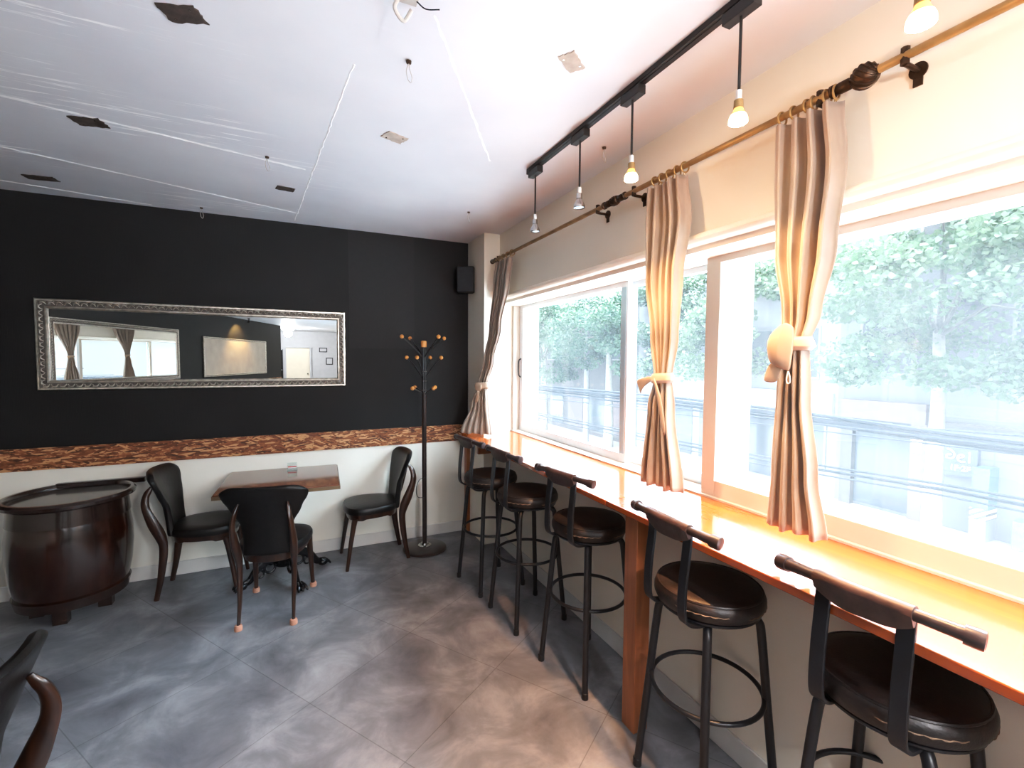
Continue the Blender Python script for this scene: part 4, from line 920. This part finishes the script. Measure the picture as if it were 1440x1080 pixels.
for (px, py, lab) in ((0.80, -0.95, 'added fill globe, round and white, hanging unseen just behind the camera'),):
    pn = thing('fill_globe', lab, 'fill light', (px, py, H))  # unseen globe added to fill the room and brighten the ceiling
    MB().lathe([(0.01, -0.001), (0.05, -0.001), (0.045, -0.02), (0.01, -0.025)], n=24).build('canopy', M['white'], pn)
    MB().tube([(0, 0, -0.02), (0, 0, -0.30)], 0.004, 8).build('cord', M['white'], pn)
    MB().lathe([(0.02, -0.29), (0.045, -0.30), (0.045, -0.34), (0.02, -0.345)], n=20).build('fitter', M['white'], pn)
    MB().lathe([(0.045, -0.335), (0.09, -0.355), (0.13, -0.41), (0.14, -0.47), (0.13, -0.53), (0.09, -0.585), (0.03, -0.61), (0.003, -0.612)], n=32).build('globe', emis('fill_glow', (0.9, 0.95, 1.0), 4), pn)
    lamp('POINT', 'fill_light', (0, 0, -0.72), 56, (0.97, 0.95, 0.98), 0.12, pn)
# warm picture lamp over the framed picture
pw = LM @ Vector((10.9, 0.30, 2.52))
pl = thing('picture_spotlight', 'small warm spotlight above the pale framed picture', 'spotlight', (pw.x, pw.y, H))
MB().lathe([(0.03, 0), (0.03, -0.02), (0.012, -0.02), (0.012, -0.06), (0.03, -0.07), (0.035, -0.12), (0.033, -0.12)], n=20).build('housing', M['plastic'], pl)
pb = LM @ Vector((10.9, 0.0, 2.1)); dv = Vector((pb.x-pw.x, pb.y-pw.y, 2.1-(H-0.14))); q = dv.to_track_quat('-Z', 'Y').to_euler()
lo = lamp('SPOT', 'picture_beam', (0, 0, -0.14), 40, (1.0, 0.62, 0.22), 0.03, pl, q, 110)

# ------------------------------------------------------------------ the street outside
GZ = -2.9
def stag(o, label, cat, group=None): return tag(o, label, cat, group)
g = MB().box((2.4, -30, GZ-0.3), (13.9, 80, GZ-0.12)).build('street', M['asphalt'], smooth=False); g['kind'] = 'structure'
g = MB().box((13.9, -30, GZ-0.3), (16.5, 80, GZ)).build('sidewalk', M['walk'], smooth=False); g['kind'] = 'structure'
g = MB().box((X1+0.05, -30, GZ-0.3), (2.4, 80, GZ)).build('near_kerb', M['walk'], smooth=False); g['kind'] = 'structure'
FX = 16.0
def building(label, y0, y1, h, m, wins, extra=None):
    t = thing('building', label, 'building', (FX, (y0+y1)/2, GZ), 0, 'buildings across the street'); yc = (y0+y1)/2
    MB().box((0, y0-yc, 0), (5, y1-yc, h)).build('facade', m, t, smooth=False)
    for (a, b, z0, z1, mm) in wins:
        f = rect_frame(MB(), -0.06, 0.0, a-yc, b-yc, z0-GZ, z1-GZ, 0.07).build('window_frame', M['fac2'], t, smooth=False)
        MB().box((-0.03, a-yc+0.07, z0-GZ+0.07), (-0.001, b-yc-0.07, z1-GZ-0.07)).build('window_pane', mm, f, smooth=False)
    return t, yc
def add(t, yc, name, y0, y1, z0, z1, m, out=0.1, x0=0.0):
    return MB().box((-out, y0-yc, z0-GZ), (-x0-0.002, y1-yc, z1-GZ)).build(name, m, t, smooth=False)
b1, c1 = building('pale panelled building with dark entrance and slate sign across the street', -8, 9.2, 12, M['fac1'],
    [(9.0-1.9, 9.0-0.4, 1.2, 3.0, M['wglass']), (3.6, 5.2, 1.4, 3.2, M['wglass']), (0.4, 2.2, 1.4, 3.2, M['wglass']), (7.1, 8.6, 4.4, 6.2, M['wglass']), (3.6, 5.2, 4.4, 6.2, M['wglass'])])
add(b1, c1, 'fascia', 6.75, 8.95, -0.15, 0.42, M['mauve'], 0.25)
add(b1, c1, 'entrance_glass', 7.15, 8.6, GZ+0.1, -0.15, M['dglass'], 0.05)
add(b1, c1, 'entrance_column', 6.72, 7.10, GZ, -0.15, M['mauve'], 0.2)
add(b1, c1, 'entrance_column', 8.62, 8.95, GZ, -0.15, M['fac3'], 0.2)
add(b1, c1, 'poster', 6.82, 7.05, -0.95, -0.50, M['paper'], 0.215, 0.2)
add(b1, c1, 'lintel', 4.6, 6.6, -0.10, -0.02, M['fac3'], 0.15)
sg = add(b1, c1, 'shop_sign', 5.66, 6.55, -1.42, -0.52, M['signd'], 0.16)
add(b1, c1, 'planter', 5.30, 5.62, GZ, GZ+0.55, M['fac2'], 0.55)
add(b1, c1, 'hazard_stripe', 5.30, 5.62, GZ+0.55, GZ+0.82, M['hazard'], 0.56)
add(b1, c1, 'pillar_panel', 5.30, 5.62, GZ+0.82, -1.05, M['teal'], 0.5)
add(b1, c1, 'blue_box', 4.55, 4.85, GZ, GZ+0.7, M['blue'], 0.5)
# handwriting on the slate sign: "..del" strokes and "1F·2F"
def sgn(pts, r=0.018): 
    return [( -0.175, (y-c1), z-GZ) for y, z in pts]
mb = MB()
def stroke(pts, r=0.017): mb.tube([Vector(p) for p in catmull([(-0.172, y-c1, z-GZ) for y, z in pts], 6)], r, 6)
# y decreases to the reader's right
stroke([(6.47, -0.92), (6.44, -0.90), (6.42, -0.95)]); stroke([(6.28, -0.72), (6.20, -0.74), (6.13, -0.82), (6.14, -0.93), (6.22, -0.97), (6.29, -0.94), (6.27, -0.88), (6.19, -0.86)])
stroke([(6.05, -0.94), (5.97, -0.90), (5.93, -0.86), (5.98, -0.83), (6.05, -0.88), (6.05, -0.97), (5.98, -1.02), (5.90, -1.00)]); stroke([(5.82, -0.74), (5.815, -0.85), (5.82, -1.02)])
mb.build('sign_handwriting', M['signtext'], sg)
def facade_text(txt, size, y, z, m, parent, out, c, shear=0.0, name='sign_text'):
    me = text_mesh(txt, size, 0.004, shear); me.materials.append(m); o = bpy.data.objects.new(name, me); C.objects.link(o); o.parent = parent
    o.matrix_local = Matrix.Translation((-out, y-c, z-GZ)) @ Matrix.Rotation(-PI/2, 4, 'Z') @ Matrix.Rotation(PI/2, 4, 'X'); return o
facade_text('1F·2F', 0.20, 6.00, -1.20, M['signtext'], sg, 0.17, c1)
b2, c2 = building('white shop building with low white signboard across the street', 9.2, 13.2, 11, M['fac2'],
    [(9.8, 11.0, 1.0, 2.8, M['wglass']), (11.5, 12.8, 1.0, 2.8, M['wglass']), (9.8, 11.0, 4.0, 5.8, M['wglass']), (9.5, 10.3, -2.0, -0.5, M['dglass'])])
sb = add(b2, c2, 'signboard', 9.3, 12.9, -0.35, 0.55, M['signwhite'], 0.15)
facade_text('..del', 0.5, 9.95, 0.13, M['kyu'], sb, 0.16, c2, 0.3)
add(b2, c2, 'shop_window', 10.4, 12.6, -2.7, -0.5, M['dglass'], 0.03)
b3, c3 = building('cream building with white shop sign reading Kyun in script lettering', 13.2, 19, 9, M['fac2'],
    [(13.8, 15.4, 1.2, 3.0, M['wglass']), (16.2, 18.2, 1.2, 3.0, M['wglass'])])
sb = add(b3, c3, 'signboard', 13.4, 18.6, -0.3, 0.75, M['signwhite'], 0.15)
facade_text('Kyun', 0.85, 15.9, 0.2, M['kyu'], sb, 0.16, c3, 0.35)
for y in (13.8, 15.3, 16.8): add(b3, c3, 'shop_window', y, y+1.1, -2.6, -0.5, M['dglass'], 0.03)
b4, c4 = building('grey brown building with dark shopfronts behind the far trees', 19, 34, 7.5, M['fac3'],
    [(20+2.4*i, 21.4+2.4*i, 1.6, 3.2, M['wglass']) for i in range(5)])
for i in range(6): add(b4, c4, 'shop_window', 19.5+2.3*i, 21.2+2.3*i, -2.6, -0.2, M['dglass'] if i % 2 else M['mauve'], 0.03)
b5, c5 = building('distant pale building closing the street at far left', 34, 60, 9, M['fac2'], [(35+3*i, 36.6+3*i, 1.0, 3.0, M['wglass']) for i in range(6)])

def tree(x, y, cz, rad, label, m, trunk_r=0.16, n=5200, lean=0.0):
    t = thing('street_tree', label, 'tree', (x, y, GZ), 0, 'plane trees along the far pavement')
    hz = cz-GZ; pts = catmull([(0, 0, 0), (0.05, 0.03, hz*0.3), (lean*0.5, 0.0, hz*0.6), (lean, 0.1, hz)], 5); k = len(pts)
    MB().tube(pts, [trunk_r*(1.25-0.7*i/(k-1)) for i in range(k)], 10).build('trunk', M['bark'], t)
    clumps = []
    for i in range(44):
        while True:
            p = Vector((random.uniform(-1, 1), random.uniform(-1, 1), random.uniform(-0.75, 1)))
            if 0.12 < p.length < 1: break
        clumps.append((Vector((lean+p.x*rad, p.y*rad, hz+p.z*rad*0.85)), random.uniform(0.45, 0.95)*rad/3))
    mb = MB()
    for c, r in clumps[:7]: mb.tube([(lean*0.7, 0.05, hz*0.82), ((lean+c.x)/2.6, c.y/2.6, (hz*0.9+c.z)/2+0.3), c], [0.06, 0.035, 0.01], 6)
    mb.build('branch', M['barkd'], t)
    vs = []; fs = []
    for i in range(int(n*3.2)):
        c, r = random.choice(clumps); d_ = Vector((random.gauss(0, 1), random.gauss(0, 1), random.gauss(0, 1))).normalized()*r*random.uniform(0.5, 1.15)
        d_.z *= 0.6
        p = c+d_; s = random.uniform(0.04, 0.09); u = Vector((random.uniform(-1, 1), random.uniform(-1, 1), random.uniform(-0.5, 0.5))).normalized(); v = u.orthogonal(); v.rotate(Matrix.Rotation(random.random()*6.28, 3, u))
        o = len(vs); vs += [tuple(p-u*s), tuple(p-v*s*0.7), tuple(p+u*s), tuple(p+v*s*0.7)]; fs.append((o, o+1, o+2, o+3))
    me = bpy.data.meshes.new('foliage'); me.from_pydata(vs, [], fs); me.materials.append(m)
    f = bpy.data.objects.new('foliage', me); C.objects.link(f); f.parent = t
    return t
tree(14.9, 6.15, 3.4, 3.4, 'large plane tree with pale trunk in front of the slate shop sign', M['leaf1'], 0.18, 9000)
tree(15.0, 12.5, 3.2, 3.0, 'plane tree partly hidden by the window mullion, before the white shop', M['leaf1'], 0.2, 6000)
tree(14.6, 19.6, 2.9, 3.2, 'green plane tree with pale trunk seen through the left window', M['leaf2'], 0.22, 8000)
tree(14.0, 25.5, 2.6, 3.4, 'deep green plane tree beyond, left part of the far window', M['leaf2'], 0.22, 8000)
tree(15.0, 34, 3.0, 4.0, 'farthest plane tree at the left edge of the far window', M['leaf1'], 0.24, 6000)
tree(14.8, -1.5, 3.6, 3.2, 'plane tree outside beyond the right picture edge', M['leaf1'], 0.24, 5000)
po = thing('utility_pole', 'tall pale concrete utility pole on the far pavement', 'utility pole', (14.3, 21.2, GZ))
MB().tube([(0, 0, 0), (0, 0, 9.5)], [0.17, 0.11], 14).build('shaft', M['fac2'], po)
MB().box((-0.9, -0.06, 8.6), (0.9, 0.06, 8.75)).build('cross_arm', M['greyw'], po)
# cables strung along the street just outside
CB = [(5.0, 1.07, 0.98, 0.020), (5.0, 1.02, 0.93, 0.026), (5.05, 0.965, 0.90, 0.018), (4.95, 0.93, 0.955, 0.012), (5.0, 0.44, 0.58, 0.012), (5.05, 0.38, 0.53, 0.016), (4.95, 0.34, 0.50, 0.009),
      (6.0, 0.35, 1.0, 0.010), (6.4, 0.1, 0.9, 0.010), (7.5, -0.5, 1.2, 0.012), (4.6, 3.0, 3.06, 0.006)]
for i, (x, z1, z0, r) in enumerate(CB):
    pts = []
    for j in range(25):
        y = -8+40*j/24; z = z0+(z1-z0)*(y-1.5)/2.85 if y < 4.4 else z1-0.012*(y-4.4)
        if i >= 7 and i < 10: z = lerp(z0, z1, (y+8)/40)
        if y < 1.5: z = z0
        pts.append((x+0.02*math.sin(j+i), y, z))
    o = MB().tube(pts, r, 6).build('overhead_cable', M['cable'])
    tag(o, 'dark overhead cable running along the street outside the windows', 'cable', 'overhead cables outside')

# ------------------------------------------------------------------ light
w = bpy.data.worlds.new('World'); bpy.context.scene.world = w; w.use_nodes = True; nt = w.node_tree; bg = nt.nodes['Background']
tc = N(nt, 'ShaderNodeTexCoord'); sx = N(nt, 'ShaderNodeSeparateXYZ'); nt.links.new(tc.outputs['Generated'], sx.inputs[0])
col = ramp(nt, sx.outputs['Z'], [(0.0, (0.14, 0.15, 0.16)), (0.14, (0.20, 0.215, 0.23)), (0.45, (3.6, 4.1, 4.9)), (1.0, (4.1, 4.9, 6.1))]); nt.links.new(col, bg.inputs[0]); bg.inputs[1].default_value = 3.0
sd = bpy.data.lights.new('sun', 'SUN'); sd.energy = 9.0; sd.angle = math.radians(8); sd.color = (1.0, 0.97, 0.9)
so = bpy.data.objects.new('sun', sd); C.objects.link(so); so.rotation_euler = Vector((0.30, 0.25, -0.92)).to_track_quat('-Z', 'Y').to_euler()

# ------------------------------------------------------------------ camera
cd_ = bpy.data.cameras.new('camera'); cam = bpy.data.objects.new('camera', cd_); C.objects.link(cam)
cd_.sensor_width = 36; cd_.lens = 650/1440*36; cd_.clip_start = 0.02; cd_.clip_end = 300
yaw, pitch, roll = math.radians(24.82), math.radians(3.0), math.radians(0.33)
f = Vector((math.sin(yaw)*math.cos(pitch), math.cos(yaw)*math.cos(pitch), -math.sin(pitch))); r = Vector((math.cos(yaw), -math.sin(yaw), 0)); u = r.cross(f)
r2 = r*math.cos(roll)+u*math.sin(roll); u2 = -r*math.sin(roll)+u*math.cos(roll)
cam.matrix_world = Matrix(((r2.x, u2.x, -f.x, 0), (r2.y, u2.y, -f.y, 0), (r2.z, u2.z, -f.z, 1.6), (0, 0, 0, 1)))
S = bpy.context.scene; S.camera = cam
S.view_settings.view_transform = 'Standard'; S.view_settings.look = 'None'; S.view_settings.exposure = 1.2
S.view_settings.use_curve_mapping = True
cm = S.view_settings.curve_mapping; cm.use_clip = True; cm.clip_max_x = 8.0; cm.clip_max_y = 1.0; cm.extend = 'HORIZONTAL'
cv = cm.curves[3]
cv.points[0].location = (0.0, 0.0); cv.points[1].location = (8.0, 1.0)
for px_, py_ in ((0.03, 0.026), (0.12, 0.13), (0.30, 0.33), (0.60, 0.545), (1.0, 0.68), (1.8, 0.80), (3.2, 0.89), (5.0, 0.95)): cv.points.new(px_, py_)
cm.update()
